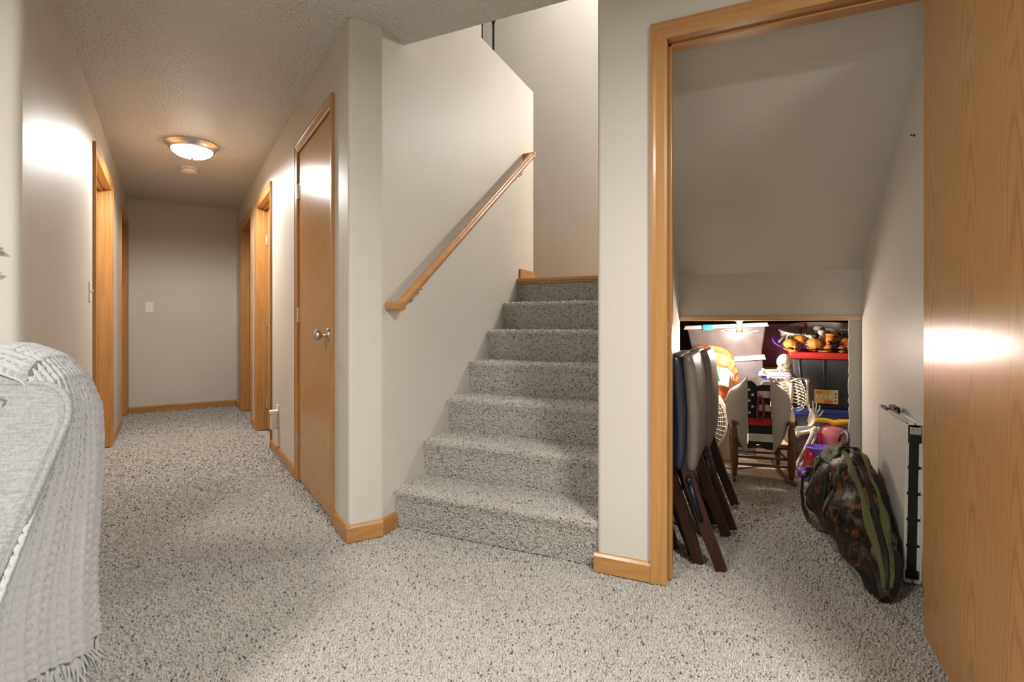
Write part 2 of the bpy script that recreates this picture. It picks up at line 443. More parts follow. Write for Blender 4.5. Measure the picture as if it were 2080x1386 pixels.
def knob(parent, x, y, z, sgn=-1):
    M = Matrix.Translation((x, y, z)) @ Matrix.Rotation(-sgn * PI / 2, 4, 'X')
    k = MB().lathe([(.0, 0), (.033, 0), (.033, .004), (.029, .010), (.014, .012), (.0115, .018), (.0115, .030), (.017, .036), (.025, .044), (.0275, .054), (.026, .062), (.018, .068), (.0, .070)], 24, M).build('knob', NICKEL, parent, smooth=True)
    return k
# doors on the right hall wall: local frame x -> along hall, y -> into the wall
def right_door(name, h0, h1, label, closed=True):
    t = thing(name, label, 'door', hw(0, .65), (0, 0, HALL + PI / 2), kind='structure')
    # local x = +h, local y = -p  -> wall interior is at negative y
    casing_set(t, h0, h1, TOP, y=0.0, sgn=1)
    jamb_set(t, h0, h1, TOP, -.115, 0.0)
    if closed:
        s = MB().box((h0 + .003, -.037, .012), (h1 - .003, -.002, TOP - .003)).build('slab', OAKDOOR, t, bevel=.002)
        knob(t, h0 + .066, -.002, .895, 1)
        for z in (1.75, 1.004, .25): 
            MB().tube([(h1 - .001, .006, z - .044), (h1 - .001, .006, z + .044)], .007, 10).box((h1 - .03, -.003, z - .044), (h1 + .018, .0015, z + .044)).build('hinge', NICKEL, t, smooth=True)
    else:
        MB().box((h0 + .003, -.113, .012), (h1 - .003, -.078, TOP - .003)).build('slab', OAKDOOR, t, bevel=.002)
        MB().box((h0, -.078, 0), (h0 + .011, -.045, TOP)).build('stop', OAKZ, t, bevel=.002)
        MB().box((h1 - .011, -.078, 0), (h1, -.045, TOP)).build('stop', OAKZ, t, bevel=.002)
        MB().box((h0, -.078, TOP - .011), (h1, -.045, TOP)).build('head_stop', OAKX, t, bevel=.002)
    return t
right_door('door_1', *DOORS_R[0], 'closed glossy oak door with nickel knob, nearest in the hallway')
d2 = right_door('door_2', *DOORS_R[1], 'recessed oak doorway with silver hinges, past the wall outlet', False)
for z in (1.70, .97, .25):
    MB().box((DOORS_R[1][1] - .05, -.078, z - .045), (DOORS_R[1][1] - .012, -.072, z + .045)).tube([(DOORS_R[1][1] - .03, -.070, z - .045), (DOORS_R[1][1] - .03, -.070, z + .045)], .006, 8).build('hinge', STEEL, d2, smooth=True)
d3 = right_door('door_3', *DOORS_R[2], 'farthest oak doorway on the right side of the hallway', False)
knob(d3, DOORS_R[2][0] + .07, -.078, .93, 1)
def left_door(name, h0, h1, label):
    t = thing(name, label, 'door', hw(0, -.387), (0, 0, HALL - PI / 2), kind='structure')
    # local x = -h, local y = +p: use negative x
    a, bq = -h1, -h0
    casing_set(t, a, bq, TOP, y=0.0, sgn=1)
    jamb_set(t, a, bq, TOP, -.115, 0.0)
    MB().box((a + .003, -.113, .012), (bq - .003, -.078, TOP - .003)).build('slab', OAKDOOR, t, bevel=.002)
    MB().box((a, -.078, 0), (a + .011, -.045, TOP)).build('stop', OAKZ, t, bevel=.002)
    MB().box((bq - .011, -.078, 0), (bq, -.045, TOP)).build('stop', OAKZ, t, bevel=.002)
    MB().box((a, -.078, TOP - .011), (bq, -.045, TOP)).build('head_stop', OAKX, t, bevel=.002)
    return t
left_door('door_4', *DOORS_L[0], 'nearer oak doorway on the left side of the hallway')
left_door('door_5', *DOORS_L[1], 'farther oak doorway on the left, in the hallway corner')
# closet doorway with its open leaf
DX0, DX1 = -.284, .505
t = thing('door_6', 'wide open oak closet door and its oak door frame', 'door', (0, W2, 0), kind='structure')
casing_set(t, DX0, DX1, TOP, y=0.0, sgn=-1)
jamb_set(t, DX0, DX1, TOP, 0.0, .115, (.040, .075))
MB().box((.467, -.765, .012), (.502, -.004, TOP - .003)).build('door_leaf', OAKDOOR, t, bevel=.0015)
for z in (1.75, 1.0, .25): hinge(t, .5035, -.006, z)
MB().box((DX0 - .0005, .012, .90), (DX0 + .0025, .036, .96)).build('strike_plate', NICKEL, t)

# ------------------------------------------------------------------ staircase
RISE, RUN, NOSE0 = .182, .2335, 1.968
stairs = thing('staircase', 'carpeted staircase of six steps rising to an oak edged landing', 'stairs', ((SX0 + SX1) / 2, 2.0, 0))
def step_profile(k):
    """yz outline of carpeted step k: rounded nosing and slightly raked riser"""
    y = NOSE0 + RUN * k; z0 = RISE * k; z1 = RISE * (k + 1); r = .020
    pts = [(y + .022, z0)]
    pts += [(y + .016, z0 + .06), (y + .010, z1 - .05)]
    for j in range(7):
        a = PI + .25 - (PI / 2 + .25) * j / 6
        pts.append((y + r + r * math.cos(a), z1 - r + r * math.sin(a)))
    pts += [(y + RUN + .05, z1), (y + RUN + .05, z0)]
    return pts
for k in range(6):
    pr = [(y - 2.0, z) for y, z in step_profile(k)]
    MB().prism(pr, -.4875 + .001, .4875 - .001, 0).build('step', CARPET, stairs, smooth=True)
y7 = NOSE0 + RUN * 6 - 2.0
MB().box((-.4865, y7 + .02, RISE * 6), (.4865, y7 + .05, RISE * 7 - .028)).build('riser', CARPET, stairs)
m = MB().prism([(y7 - .012, 1.250), (y7 - .012, 1.262), (y7 - .006, 1.272), (y7 + .06, 1.274), (y7 + .06, 1.252), (y7 + .014, 1.250), (y7 + .012, 1.236), (y7 + .002, 1.236), (y7, 1.248)], -.486, .486, 0)
m.build('landing_nosing', OAKX, stairs, smooth=True)

# ------------------------------------------------------------------ handrail
rail = thing('handrail', 'round oak handrail sloping up the stair wall on small brackets', 'handrail', (-1.52, 1.93, 1.03))
def rl(x, y, z): return (x + 1.52, y - 1.93, z - 1.03)
XR = -1.455
A = Vector(rl(XR, 1.925, 1.030)); B = Vector(rl(XR, 3.49, 2.175))
dr = (B - A).normalized()
MB().tube([A, A + dr * .02, A + (B - A) * .5, B - dr * .02, B], .0225, 16).build('rail', OAKY, rail, smooth=True)
MB().tube([rl(-1.518, 1.925, 1.030), rl(XR + .022, 1.925, 1.030)], .0225, 16).build('wall_return', OAKX, rail, smooth=True)
MB().tube([rl(-1.518, 3.49, 2.175), rl(XR + .022, 3.49, 2.175)], .0225, 16).build('wall_return', OAKX, rail, smooth=True)
for s in (.095, .885):
    q = A + (B - A) * s
    bq = q + Vector((0, .02, -.065)); w = Vector((.0, bq.y, bq.z))
    MB().tube([q + Vector((0, 0, -.022)), q + Vector((-.004, .004, -.045)), q + Vector((-.03, .012, -.062)), w], .0055, 8).lathe([(0, 0), (.021, 0), (.021, .004), (.012, .008), (0, .008)], 14, Matrix.Translation(w) @ Matrix.Rotation(PI / 2, 4, 'Y')).box(q + Vector((-.008, -.025, -.027)), q + Vector((.008, .025, -.021))).build('bracket', STEEL, rail, smooth=True)
# black rods on the low wall upstairs
for i, (y, lab) in enumerate(((2.950, 'black iron baluster upstairs, left one against the wall end'), (3.115, 'black iron baluster upstairs, right one with a flared collar'))):
    m = MB().tube([(-1.58, y, 2.70), (-1.58, y, 3.55)], .0075, 8)
    if i: m.lathe([(.008, 0), (.020, .045), (.020, .055), (.008, .06)], 12, Matrix.Translation((-1.58, y, 2.955)))
    tag(m.lathe([(0, 0), (.016, 0), (.016, .01), (.008, .022), (.0075, .024)], 10, Matrix.Translation((-1.58, y, 2.716))).build('baluster', BLACKM, smooth=True), lab, 'baluster', 'upstairs iron balusters')

# ------------------------------------------------------------------ lamps
def flush_lamp(loc, label, power, r=.165, size=.26, col=WARM, globe=False):
    t = thing('ceiling_lamp', label, 'lamp', loc)
    MB().lathe([(0, 0), (r, 0), (r, -.010), (r * .93, -.022), (r * .90, -.026), (r * .86, -.042), (r * .78, -.048), (r * .76, -.040), (0, -.040)], 40).build('rim', NICKEL, t, smooth=True)
    R = r * .775; d = .062
    prof = [(R * math.cos(a), -.044 - d * math.sin(a)) for a in [PI / 2 * k / 12 for k in range(13)]]
    prof[-1] = (0, prof[-1][1])
    MB().lathe(prof, 40).build('glass_dome', GLOW, t, smooth=True)
    MB().lathe([(0, 0), (.012, 0), (.012, -.004), (.007, -.010), (0, -.013)], 14, Matrix.Translation((0, 0, -.044 - d))).build('finial', NICKEL, t, smooth=True)
    ld = D.lights.new('lamp_light', 'SPOT' if globe else 'AREA'); ld.energy = power; ld.color = col
    if globe: ld.shadow_soft_size = .06; ld.spot_size = math.radians(172); ld.spot_blend = .35
    else: ld.shape = 'DISK'; ld.size = size
    lo = D.objects.new('lamp_light', ld); COL.objects.link(lo); lo.parent = t; lo.location = (0, 0, -.12 if globe else -.13)
    return t
flush_lamp(hw(4.53, .135, CZ), 'lit frosted dome ceiling lamp with nickel rim in the hallway', P_HALL, .175, globe=True)
flush_lamp((.95, .35, CZ), 'dome ceiling lamp in the room on the closet side', P_ROOM, .2, .5, NEUTRAL)
flush_lamp((-1.3, -.9, CZ), 'unseen dome lamp added to light the room from the sofa side', P_ROOM2, .2, .5, NEUTRAL)  # added out-of-view lamp, fills the hall, stairs and sofa side
# wall lamp on the landing, out of sight to the right
t = thing('wall_lamp', 'globe wall lamp on the landing wall', 'lamp', (.0, 4.74, 2.98))
MB().tube([(0, .16, .0), (0, .10, -.02), (0, .06, -.10)], .008, 8).lathe([(0, 0), (.05, 0), (.045, .015), (0, .018)], 16, Matrix.Translation((0, .16, 0)) @ Matrix.Rotation(PI / 2, 4, 'X')).build('bracket', NICKEL, t, smooth=True)
MB().ball((0, 0, 0), .10, 20, 14).build('globe', emit('lit_globe', (1.0, .97, .93), 320.0), t, smooth='all')
flush_lamp((-1.1, 4.1, 5.0), 'unseen dome lamp added as fill light high above the stair landing', 34.0, .2, .5, NEUTRAL)  # added unseen lamp, evens out the light on the landing wall
# smoke detector
t = thing('smoke_detector', 'round white smoke detector on the hallway ceiling behind the lamp', 'smoke detector', hw(5.235, .135, CZ))
MB().lathe([(0, 0), (.066, 0), (.066, -.012), (.060, -.014), (0, -.014)], 28).build('base', WHITEP, t, smooth=True)
MB().lathe([(0, -.014), (.058, -.014), (.060, -.018), (.056, -.034), (.040, -.040), (0, -.041)], 28).build('cover', WHITEP, t, smooth=True)
MB().lathe([(.059, -.0165), (.0605, -.0165), (.0605, -.020), (.059, -.020)], 28).build('vent_ring', plain('grey_vent', (.35, .33, .3), .6), t)

# ------------------------------------------------------------------ switches, outlet
def switch(name, label, loc, rz):
    t = thing(name, label, 'switch', loc, (0, 0, rz))
    MB().box((-.037, -.006, -.0585), (.037, 0, .0585)).build('plate', WHITEP, t, bevel=.003)
    MB().box((-.005, -.009, -.012), (.005, -.005, .012)).build('toggle_surround', WHITEP, t)
    MB().box((-.004, -.018, -.002), (.004, -.006, .009)).build('toggle', WHITEP, t, bevel=.001)
    for z in (-.03, .03): MB().lathe([(0, 0), (.003, 0), (.002, .001), (0, .001)], 8, Matrix.Translation((0, -.006, z)) @ Matrix.Rotation(PI / 2, 4, 'X')).build('screw', NICKEL, t)
switch('light_switch', 'white light switch on the end wall of the hallway', hw(6.87, -.19, 1.134), HALL)
switch('light_switch', 'white light switch on the left wall beside the near doorway', hw(3.825, -.387, 1.137), HALL + PI / 2)
t = thing('wall_outlet', 'white outlet plate with a plug-in freshener by the hallway floor', 'outlet', hw(4.06, .65, .27), (0, 0, HALL - PI / 2))
MB().box((-.035, -.006, -.058), (.035, 0, .100)).build('plate', WHITEP, t, bevel=.003)
MB().box((-.028, -.050, -.075), (.028, -.006, .055)).build('plug_body', WHITEP, t, bevel=.008, seg=3)
MB().box((-.033, -.056, .040), (.033, -.006, .062)).build('plug_top', plain('bright_white', (.9, .88, .84), .3), t, bevel=.004)
MB().box((-.030, -.012, -.06), (-.029, -.046, -.0)).build('side_vent', BLACKM, t)
# ================================================================== sofa and blanket (frame: x right of lens, y along lens)
def fabric(name, col, scale=420, var=.22, bs=.5):
    m, nt, b = new_mat(name)
    w1 = noise(nt, coords(nt, (1, 1, .12)), scale, 2, .6); w2 = noise(nt, coords(nt, (.12, 1, 1)), scale, 2, .6)
    ad = N(nt, 'ShaderNodeMath', operation='ADD'); nt.links.new(w1.outputs['Fac'], ad.inputs[0]); nt.links.new(w2.outputs['Fac'], ad.inputs[1])
    hf = N(nt, 'ShaderNodeMath', operation='MULTIPLY'); hf.inputs[1].default_value = .5; nt.links.new(ad.outputs[0], hf.inputs[0])
    lo = tuple(c * (1 - var) for c in col); hi = tuple(min(1, c * (1 + var)) for c in col)
    nt.links.new(ramp(nt, hf.outputs[0], [(.36, lo), (.62, hi)]), b.inputs['Base Color'])
    b.inputs['Roughness'].default_value = .95; b.inputs['Specular IOR Level'].default_value = .1; b.inputs['Sheen Weight'].default_value = .2
    bump(nt, b, hf.outputs[0], bs, .0015)
    return m
LINEN = fabric('grey_linen', (.26, .265, .265), 260)
KNIT = fabric('pale_grey_knit', (.38, .38, .385), 500, .10, .4)
sofa = thing('sofa', 'light grey linen sofa with piped back cushion at the left edge', 'sofa', (0, 0, 0), (0, 0, YAW))
def rbox(lo, hi, r, M=None, seg=4):
    """rounded box as MB via bevel"""
    mb = MB().box(lo, hi)
    me = mb.mesh('tmp', bevel=r, seg=seg)
    out = MB(); vs = [(M @ q.co) if M is not None else q.co for q in me.vertices]
    out.add([tuple(q) for q in vs], [tuple(pq.vertices) for pq in me.polygons]); D.meshes.remove(me)
    return out
# back cushion: u along x, v up the slope, w thickness to the back
su = Vector((0, .49, .872)); sw = Vector((0, .872, -.49))
def cush_pt(u, v, w): 
    q = Vector((u, .80, .215)) + su * v + sw * w
    return q
def slab_outline(u0, u1, v0, v1, r, n=8):
    pts = [(u0, v0), (u1, v0)]
    for k in range(n + 1):
        a = PI / 2 * k / n; pts.append((u1 - r + r * math.cos(a), v1 - r + r * math.sin(a)))
    pts.append((u0, v1)); return pts
ol = slab_outline(-1.98, -.935, 0, .69, .10)
m = MB(); n = len(ol)
cu, cv = -1.45, .35
layers = [(-.004, .90), (-.008, .97), (.000, .992), (.006, 1.0), (.040, .90), (.060, .85)]
vs = []
for w, k in layers:
    for u, v in ol:
        # inset towards the outline's middle, keeping corner shape
        du = -.035 * (1 - k) * 10 if u > -1.9 else 0; dv = -.035 * (1 - k) * 10 if v > .05 else 0
        vs.append(tuple(cush_pt(u + du, v + dv, w)))
fs = []
for i in range(len(layers) - 1):
    for j in range(n): fs.append((i * n + j, i * n + (j + 1) % n, (i + 1) * n + (j + 1) % n, (i + 1) * n + j))
fs.append(tuple(range(n - 1, -1, -1))); fs.append(tuple((len(layers) - 1) * n + j for j in range(n)))
m.add(vs, fs); cush = m.build('back_cushion', LINEN, sofa, smooth=True)
MB().tube([cush_pt(u, v, .002) for u, v in ol[1:]], .0075, 8).build('piping', LINEN, cush, smooth='all')
# frame behind and seat base
fr = MB(); 
prof = [(1.14, .10), (1.13, .70), (1.13, .80), (1.14, .845), (1.16, .865), (1.20, .865), (1.225, .845), (1.235, .80), (1.25, .10)]
fr.prism(prof, -1.98, -1.058, 0).build('back_frame', LINEN, sofa, smooth=True)
rbox((-1.98, .10, .10), (-.965, 1.14, .30), .03).build('seat_base', LINEN, sofa, smooth=True)
rbox((-1.98, .06, .30), (-.965, .84, .43), .05).build('seat_cushion', LINEN, sofa, smooth=True)
for x in (-1.9, -1.03):
    for y in (.16, 1.2):
        MB().lathe([(0, 0), (.016, 0), (.024, .10), (0, .10)], 12, Matrix.Translation((x, y, 0))).build('foot', BLACKM, sofa, smooth=True)
MB().tube([(-1.14, 1.085, .800), (-1.105, 1.09, .812), (-1.088, 1.095, .80), (-1.086, 1.10, .78)], .003, 6).build('seam_loop', BLACKM, sofa)
# throw blanket draped over the end of the sofa back
bl = thing('throw_blanket', 'pale grey waffle throw blanket with fringe, draped over the sofa end', 'blanket', (0, 0, 0), (0, 0, YAW))
path = [(-1.62, .885), (-1.30, .888), (-1.13, .886), (-1.075, .866), (-1.03, .825), (-.990, .76), (-.958, .64), (-.932, .50), (-.912, .36), (-.900, .265)]
cum = [0]
for a, q in zip(path, path[1:]): cum.append(cum[-1] + math.hypot(q[0] - a[0], q[1] - a[1]))
LEN = cum[-1]
def along(tq):
    d = tq * LEN
    for i in range(len(path) - 1):
        if d <= cum[i + 1] or i == len(path) - 2:
            k = (d - cum[i]) / (cum[i + 1] - cum[i]); a = path[i]; q = path[i + 1]
            return a[0] + (q[0] - a[0]) * k, a[1] + (q[1] - a[1]) * k
NS, NT = 112, 300
def blanket_pt(s, tq, lift=0.0):
    x, z = along(tq)
    k = min(1, max(0, (tq - .45) / .55)); k = k * k * (3 - 2 * k)
    y0 = 1.146 + (.850 - 1.146) * k; y1 = 1.262 + (1.150 - 1.262) * k
    y = y0 + (y1 - y0) * s
    fold = .016 * k * math.sin(s * 9.0 + 1.0 + 2 * tq) + .012 * k * math.sin(s * 17 + 3 * tq)
    edge = -.03 * max(0, s - .9) / .1 * k
    zz = z + (.045 * (1 - s)) * k * k
    return Vector((x + fold * .8 + edge + .01 * k, y, zz - (.05 if s < .5 else .02) * (1 - k) * abs(2 * s - 1) ** 3))
P0 = [[blanket_pt(i / (NS - 1), j / (NT - 1)) for i in range(NS)] for j in range(NT)]
vs = []
for j in range(NT):
    for i in range(NS):
        q = P0[j][i]
        du = P0[j][min(i + 1, NS - 1)] - P0[j][max(i - 1, 0)]; dv = P0[min(j + 1, NT - 1)][i] - P0[max(j - 1, 0)][i]
        nn = du.cross(dv); nn.normalize()
        if nn.x + nn.z * .5 < 0: nn = -nn
        a = abs(math.sin(PI * i / 8.0)); c = abs(math.sin(PI * j / 5.0))
        hgt = .010 * max((1 - a) ** 1.6, .75 * (1 - c) ** 1.6) + random.uniform(-.0008, .0008)
        vs.append(tuple(q + nn * (hgt + .004)))
fs = [(j * NS + i, j * NS + i + 1, (j + 1) * NS + i + 1, (j + 1) * NS + i) for j in range(NT - 1) for i in range(NS - 1)]
blm = MB().add(vs, fs).build('waffle_cloth', KNIT, bl, smooth='all')
so = blm.modifiers.new('thick', 'SOLIDIFY'); so.thickness = .004; so.offset = -1
fm = MB()
for k in range(120):
    s = k / 119; q = blanket_pt(s, 1.0); L = random.uniform(.05, .085)
    pts = [q + Vector((random.uniform(-.004, .004), random.uniform(-.004, .004), 0))]
    dx, dy = random.uniform(-.02, .03), random.uniform(-.02, .02)
    for e in (.35, .7, 1.0):
        pts.append(q + Vector((dx * e * e + random.uniform(-.004, .004), dy * e * e + random.uniform(-.004, .004), -L * e)))
    fm.tube(pts, [.0035, .003, .0025, .0008], 5)
fo = fm.build('fringe', KNIT, bl, smooth='all'); fo['kind'] = 'stuff'
# small branch-like wall ornament at the very left
art = thing('wall_ornament', 'beige twig-like wall ornament behind the sofa', 'wall decor', hw(2.172, -.47, 1.14), (0, 0, HALL))
TWIG = plain('beige_metal', (.45, .40, .33), .4, .3)
MB().tube([(-.16, 0, -.03), (-.06, -.004, .03), (.0, -.004, .045), (.035, -.004, .045)], [.005, .005, .004, .003], 8).build('stem', TWIG, art, smooth='all')
for (x, z, dx, dz) in ((.0, .045, .05, -.022), (-.02, .04, .045, .05), (-.06, .03, .04, -.06), (-.10, .0, -.03, .06), (.0, -.04, .042, .002)):
    MB().tube([(x, -.004, z), (x + dx * .3, -.008, z + dz * .3), (x + dx * .7, -.008, z + dz * .7), (x + dx, -.005, z + dz)], [.002, .008, .007, .001], 8, flat=(1, .35)).build('leaf', TWIG, art, smooth='all')

# ================================================================== closet: folding chairs
NAVY = plain('navy_vinyl', (.013, .018, .036), .32, coat=.2, var=.15, bump_s=(60, .2, .002))
TAUPE = plain('taupe_vinyl', (.14, .12, .10), .45, var=.08, bump_s=(40, .25, .003))
BROWN = oak('dark_walnut_stain', 2, (.042, .015, .007), (.018, .007, .004), .36, 12, .15)
DBLUE = plain('dark_blue_metal', (.012, .018, .035), .35, .4)
def folding_chair(label, x, y, w=.42, zt=.83, xw=.09, tilt=0.0, extra=False):
    t = thing('folding_chair', label, 'chair', (x, y, 0), group='folded chairs in the closet')
    # x: across the lean (right = away from wall), y: chair width
    nu = 10
    def pad(x0, x1, mat, nm):
        m = MB()
        def prof(k):   # outline in xz, bulging
            pts = []
            for i in range(28):
                a = 2 * PI * i / 28
                ex = .55
                cx = math.copysign(abs(math.cos(a)) ** ex, math.cos(a)); cz = math.copysign(abs(math.sin(a)) ** (.30), math.sin(a))
                pts.append(((x0 + x1) / 2 + cx * (x1 - x0) / 2 * k, (zt + .37) / 2 + cz * (zt - .37) / 2 * (1 - (1 - k) * .12)))
            return pts
        rings = [(0.0, .25), (.004, .75), (.018, .96), (.035, 1), (w - .035, 1), (w - .018, .96), (w - .004, .75), (w, .25)]
        vs = []; fs = []
        for yy, k in rings:
            for (px_, pz) in prof(k):
                s = (pz - .37) / (zt - .37)
                vs.append((px_ + .016 * math.sin(s * PI) - .014 * s, yy, pz))
        n = 28
        for i in range(len(rings) - 1):
            for j in range(n): fs.append((i * n + j, i * n + (j + 1) % n, (i + 1) * n + (j + 1) % n, (i + 1) * n + j))
        fs.append(tuple(range(n - 1, -1, -1))); fs.append(tuple((len(rings) - 1) * n + j for j in range(n)))
        return m.add(vs, fs).build(nm, mat, t, smooth='all')
    p1 = pad(-.056, .004, NAVY, 'seat_pad'); p2 = pad(-.002, .048, TAUPE, 'back_pad')
    p2['label'] = 'taupe padded back'; p1['label'] = 'navy padded seat'
    for z in (zt - .028, zt - .036):
        MB().tube([(-.004, .003, z), (.02, .0, z - .002), (.034, .003, z)], .0012, 5).build('stitching', TAUPE, p2)
    def leg(pts, yy, nm='leg', wd=.030, dp=.045):
        m = MB(); vs = []
        for i, (px_, pz) in enumerate(pts):
            a = pts[max(i - 1, 0)]; c = pts[min(i + 1, len(pts) - 1)]
            tx, tz = c[0] - a[0], c[1] - a[1]; L = math.hypot(tx, tz); nx, nz = -tz / L, tx / L
            for sx, sy in ((-1, 0), (1, 0), (1, 1), (-1, 1)):
                vs.append((px_ + nx * dp / 2 * sx, yy + wd * sy, max(0.001, pz + nz * dp / 2 * sx)))
        fs = [(0, 1, 2, 3), tuple(range(len(pts) * 4 - 1, len(pts) * 4 - 5, -1))]
        for i in range(len(pts) - 1):
            for j in range(4): fs.append((i * 4 + j, i * 4 + (j + 1) % 4, i * 4 + 4 + (j + 1) % 4, i * 4 + 4 + j))
        return m.add(vs, fs).build(nm, BROWN, t, bevel=.003)
    for yy in (.012, w - .042):
        leg([(.135, 0), (.075, .16), (.018, .33), (-.018, .50), (-.050, .72)], yy)            # long curved leg
    for yy in (.046, w - .076):
        leg([(.050, 0), (.0, .16), (-.045, .30), (-.070, .40)], yy, wd=.026)                     # shorter rear leg
    MB().box((-.006, .04, .30), (.022, w - .04, .325)).build('stretcher', BROWN, t, bevel=.003)
    MB().tube([(.020, w * .5, .33), (.030, w * .55, .26), (.060, w * .6, .20)], .008, 8).build('folding_arm', DBLUE, t, smooth='all')
    MB().tube([(.018, .005, .34), (.040, .0, .26), (.062, .0, .185)], .009, 8).lathe([(0, -.003), (.012, -.003), (.012, .012), (0, .012)], 12, Matrix.Translation((.018, .0, .34)) @ Matrix.Rotation(PI / 2, 4, 'X')).build('folding_arm', DBLUE, t, smooth='all')
    return t
folding_chair('nearest folded wooden chair with navy and taupe pads by the door frame', -.245, 2.125)
folding_chair('farther folded wooden chair with taupe pad beside the rocking chair', -.222, 2.575, zt=.825)
folding_chair('folded wooden chair half hidden against the closet wall', -.352, 2.22, w=.40, zt=.77)
WB = plain('white_board', (.80, .76, .72), .4)
tag(rbox((-.30, 3.60, 0), (-.245, 3.72, .64), .012).build('white_board_panel', WB, smooth=True), 'white upright board between folded chairs and round fan', 'board')

# ================================================================== fan
fan = thing('floor_fan', 'round white floor fan with slotted grille behind the rocking chair', 'fan', (-.42, 3.80, .295))
FANW = plain('fan_cream', (.74, .69, .60), .4)
fan.rotation_euler = (0, 0, .10)
RX = Matrix.Rotation(PI / 2, 4, 'X')
MB().lathe([(.262, -.06), (.270, -.05), (.270, .05), (.262, .062), (.250, .062), (.250, -.06)], 48, RX).build('housing', FANW, fan, smooth=True)
g = MB()
for r in np.linspace(.06, .245, 14):
    g.tube([(r * math.cos(a), -.064 - .02 * (1 - (r / .26) ** 2), r * math.sin(a)) for a in np.linspace(0, 2 * PI, 40, endpoint=False)], .0028, 5, closed=True)
g.build('grille_rings', FANW, fan, smooth='all')
for k in range(48):
    a = 2 * PI * k / 48
    MB().tube([(r * math.cos(a), -.066 - .02 * (1 - (r / .26) ** 2), r * math.sin(a)) for r in (.055, .15, .25)], .0026, 5).build('grille_bar', FANW, fan)
MB().lathe([(0, -.052), (.252, -.052), (.252, -.058), (0, -.058)], 40, RX).build('back_plate', FANW, fan, smooth=True)
MB().lathe([(0, .09), (.05, .088), (.058, .07), (.058, .06), (0, .06)], 24, RX).build('hub_cap', FANW, fan, smooth=True)
for k in range(4):
    a = PI / 2 * k + .4
    M = Matrix.Rotation(a, 4, 'Y')
    vs = [tuple(M @ Vector(q)) for q in ((.04, .01, -.03), (.22, .03, -.08), (.235, -.005, .06), (.05, -.02, .04))]
    MB().add(vs, [(0, 1, 2, 3)]).build('blade', WHITEP, fan)
MB().box((-.15, -.09, -.293), (.15, .09, -.272)).build('stand', FANW, fan, bevel=.006)
tag(MB().tube([(-.20, 3.70, .008), (-.13, 3.66, .010), (-.06, 3.72, .008), (.02, 3.80, .008), (.10, 3.86, .008)], .0035, 6).build('power_cord', BLACKM, smooth='all'), 'dark power cord on the crawl space floor under the rocking chair', 'cord')

# ================================================================== child's rocking chair
ROCKW = oak('rocker_walnut', 2, (.13, .052, .018), (.06, .022, .009), .28, 14, .4)
rk = thing('rocking_chair', "child's brown wooden rocking chair with turned posts", 'rocking chair', (.03, 3.62, 0), (0, 0, .13))
# front at local -y .15, width .31 front, .27 back
FW, BWD, FYL, BYL = .157, .135, -.155, .145
def rock_z(y): return .012 + .20 * (max(0, abs(y) - .02)) ** 2
def turned(x0, y0, z0, x1, y1, z1, nm, r=.018):
    prof = [(0, .55), (.04, .75), (.10, .85), (.25, 1.1), (.45, 1.15), (.62, 1.0), (.70, .8), (.72, 1.0), (.74, .8), (.86, .95), (.95, .75), (1.0, .6)]
    A = Vector((x0, y0, z0)); Bq = Vector((x1, y1, z1))
    return MB().tube([A + (Bq - A) * f_ for f_, _ in prof], [r * k for _, k in prof], 12).build(nm, ROCKW, rk, smooth='all')
for sx in (-1, 1):
    turned(sx * FW, FYL, .028, sx * FW, FYL, .345, 'front_post', .021)
    turned(sx * BWD, BYL, .028, sx * BWD * 1.03, BYL + .055, .60, 'back_post', .018)
    MB().tube([(sx * FW, FYL - .035, .350), (sx * FW, FYL, .356), (sx * (FW + BWD) / 2, 0, .356), (sx * BWD, BYL + .03, .350)], [.016, .019, .015, .013], 10, flat=(.6, 1.2)).build('armrest', ROCKW, rk, smooth='all')
    pts = [(sx * (FW + (BWD - FW) * ((y - FYL) / (BYL - FYL))), y, rock_z(y)) for y in np.linspace(-.215, .30, 16)]
    MB().tube(pts, .013, 8, flat=(1.0, .8)).build('rocker', ROCKW, rk, smooth='all')
for z in (.10, .145):
    MB().tube([(-FW, FYL, z), (0, FYL, z), (FW, FYL, z)], [.007, .010, .007], 10).build('front_rung', ROCKW, rk, smooth='all')
    MB().tube([(-BWD, BYL, z + .01), (BWD, BYL, z + .01)], .007, 8).build('back_rung', ROCKW, rk, smooth='all')
for sx in (-1, 1):
    MB().tube([(sx * FW, FYL, .12), (sx * BWD, BYL, .13)], .007, 8).build('side_rung', ROCKW, rk, smooth='all')
MB().tube([(-FW, FYL, .215), (FW, FYL, .215)], .013, 10).build('seat_rail', ROCKW, rk, smooth='all')
MB().box((-.15, -.155, .212), (.15, .15, .230)).build('seat', plain('woven_seat', (.55, .43, .28), .8, var=.2, bump_s=(180, .6, .004)), rk, bevel=.006)
for z in (.36, .44, .52):
    MB().box((-.133, BYL + .02 + (z - .3) * .09, z), (.133, BYL + .032 + (z - .3) * .09, z + .05)).build('back_slat', ROCKW, rk, bevel=.004)

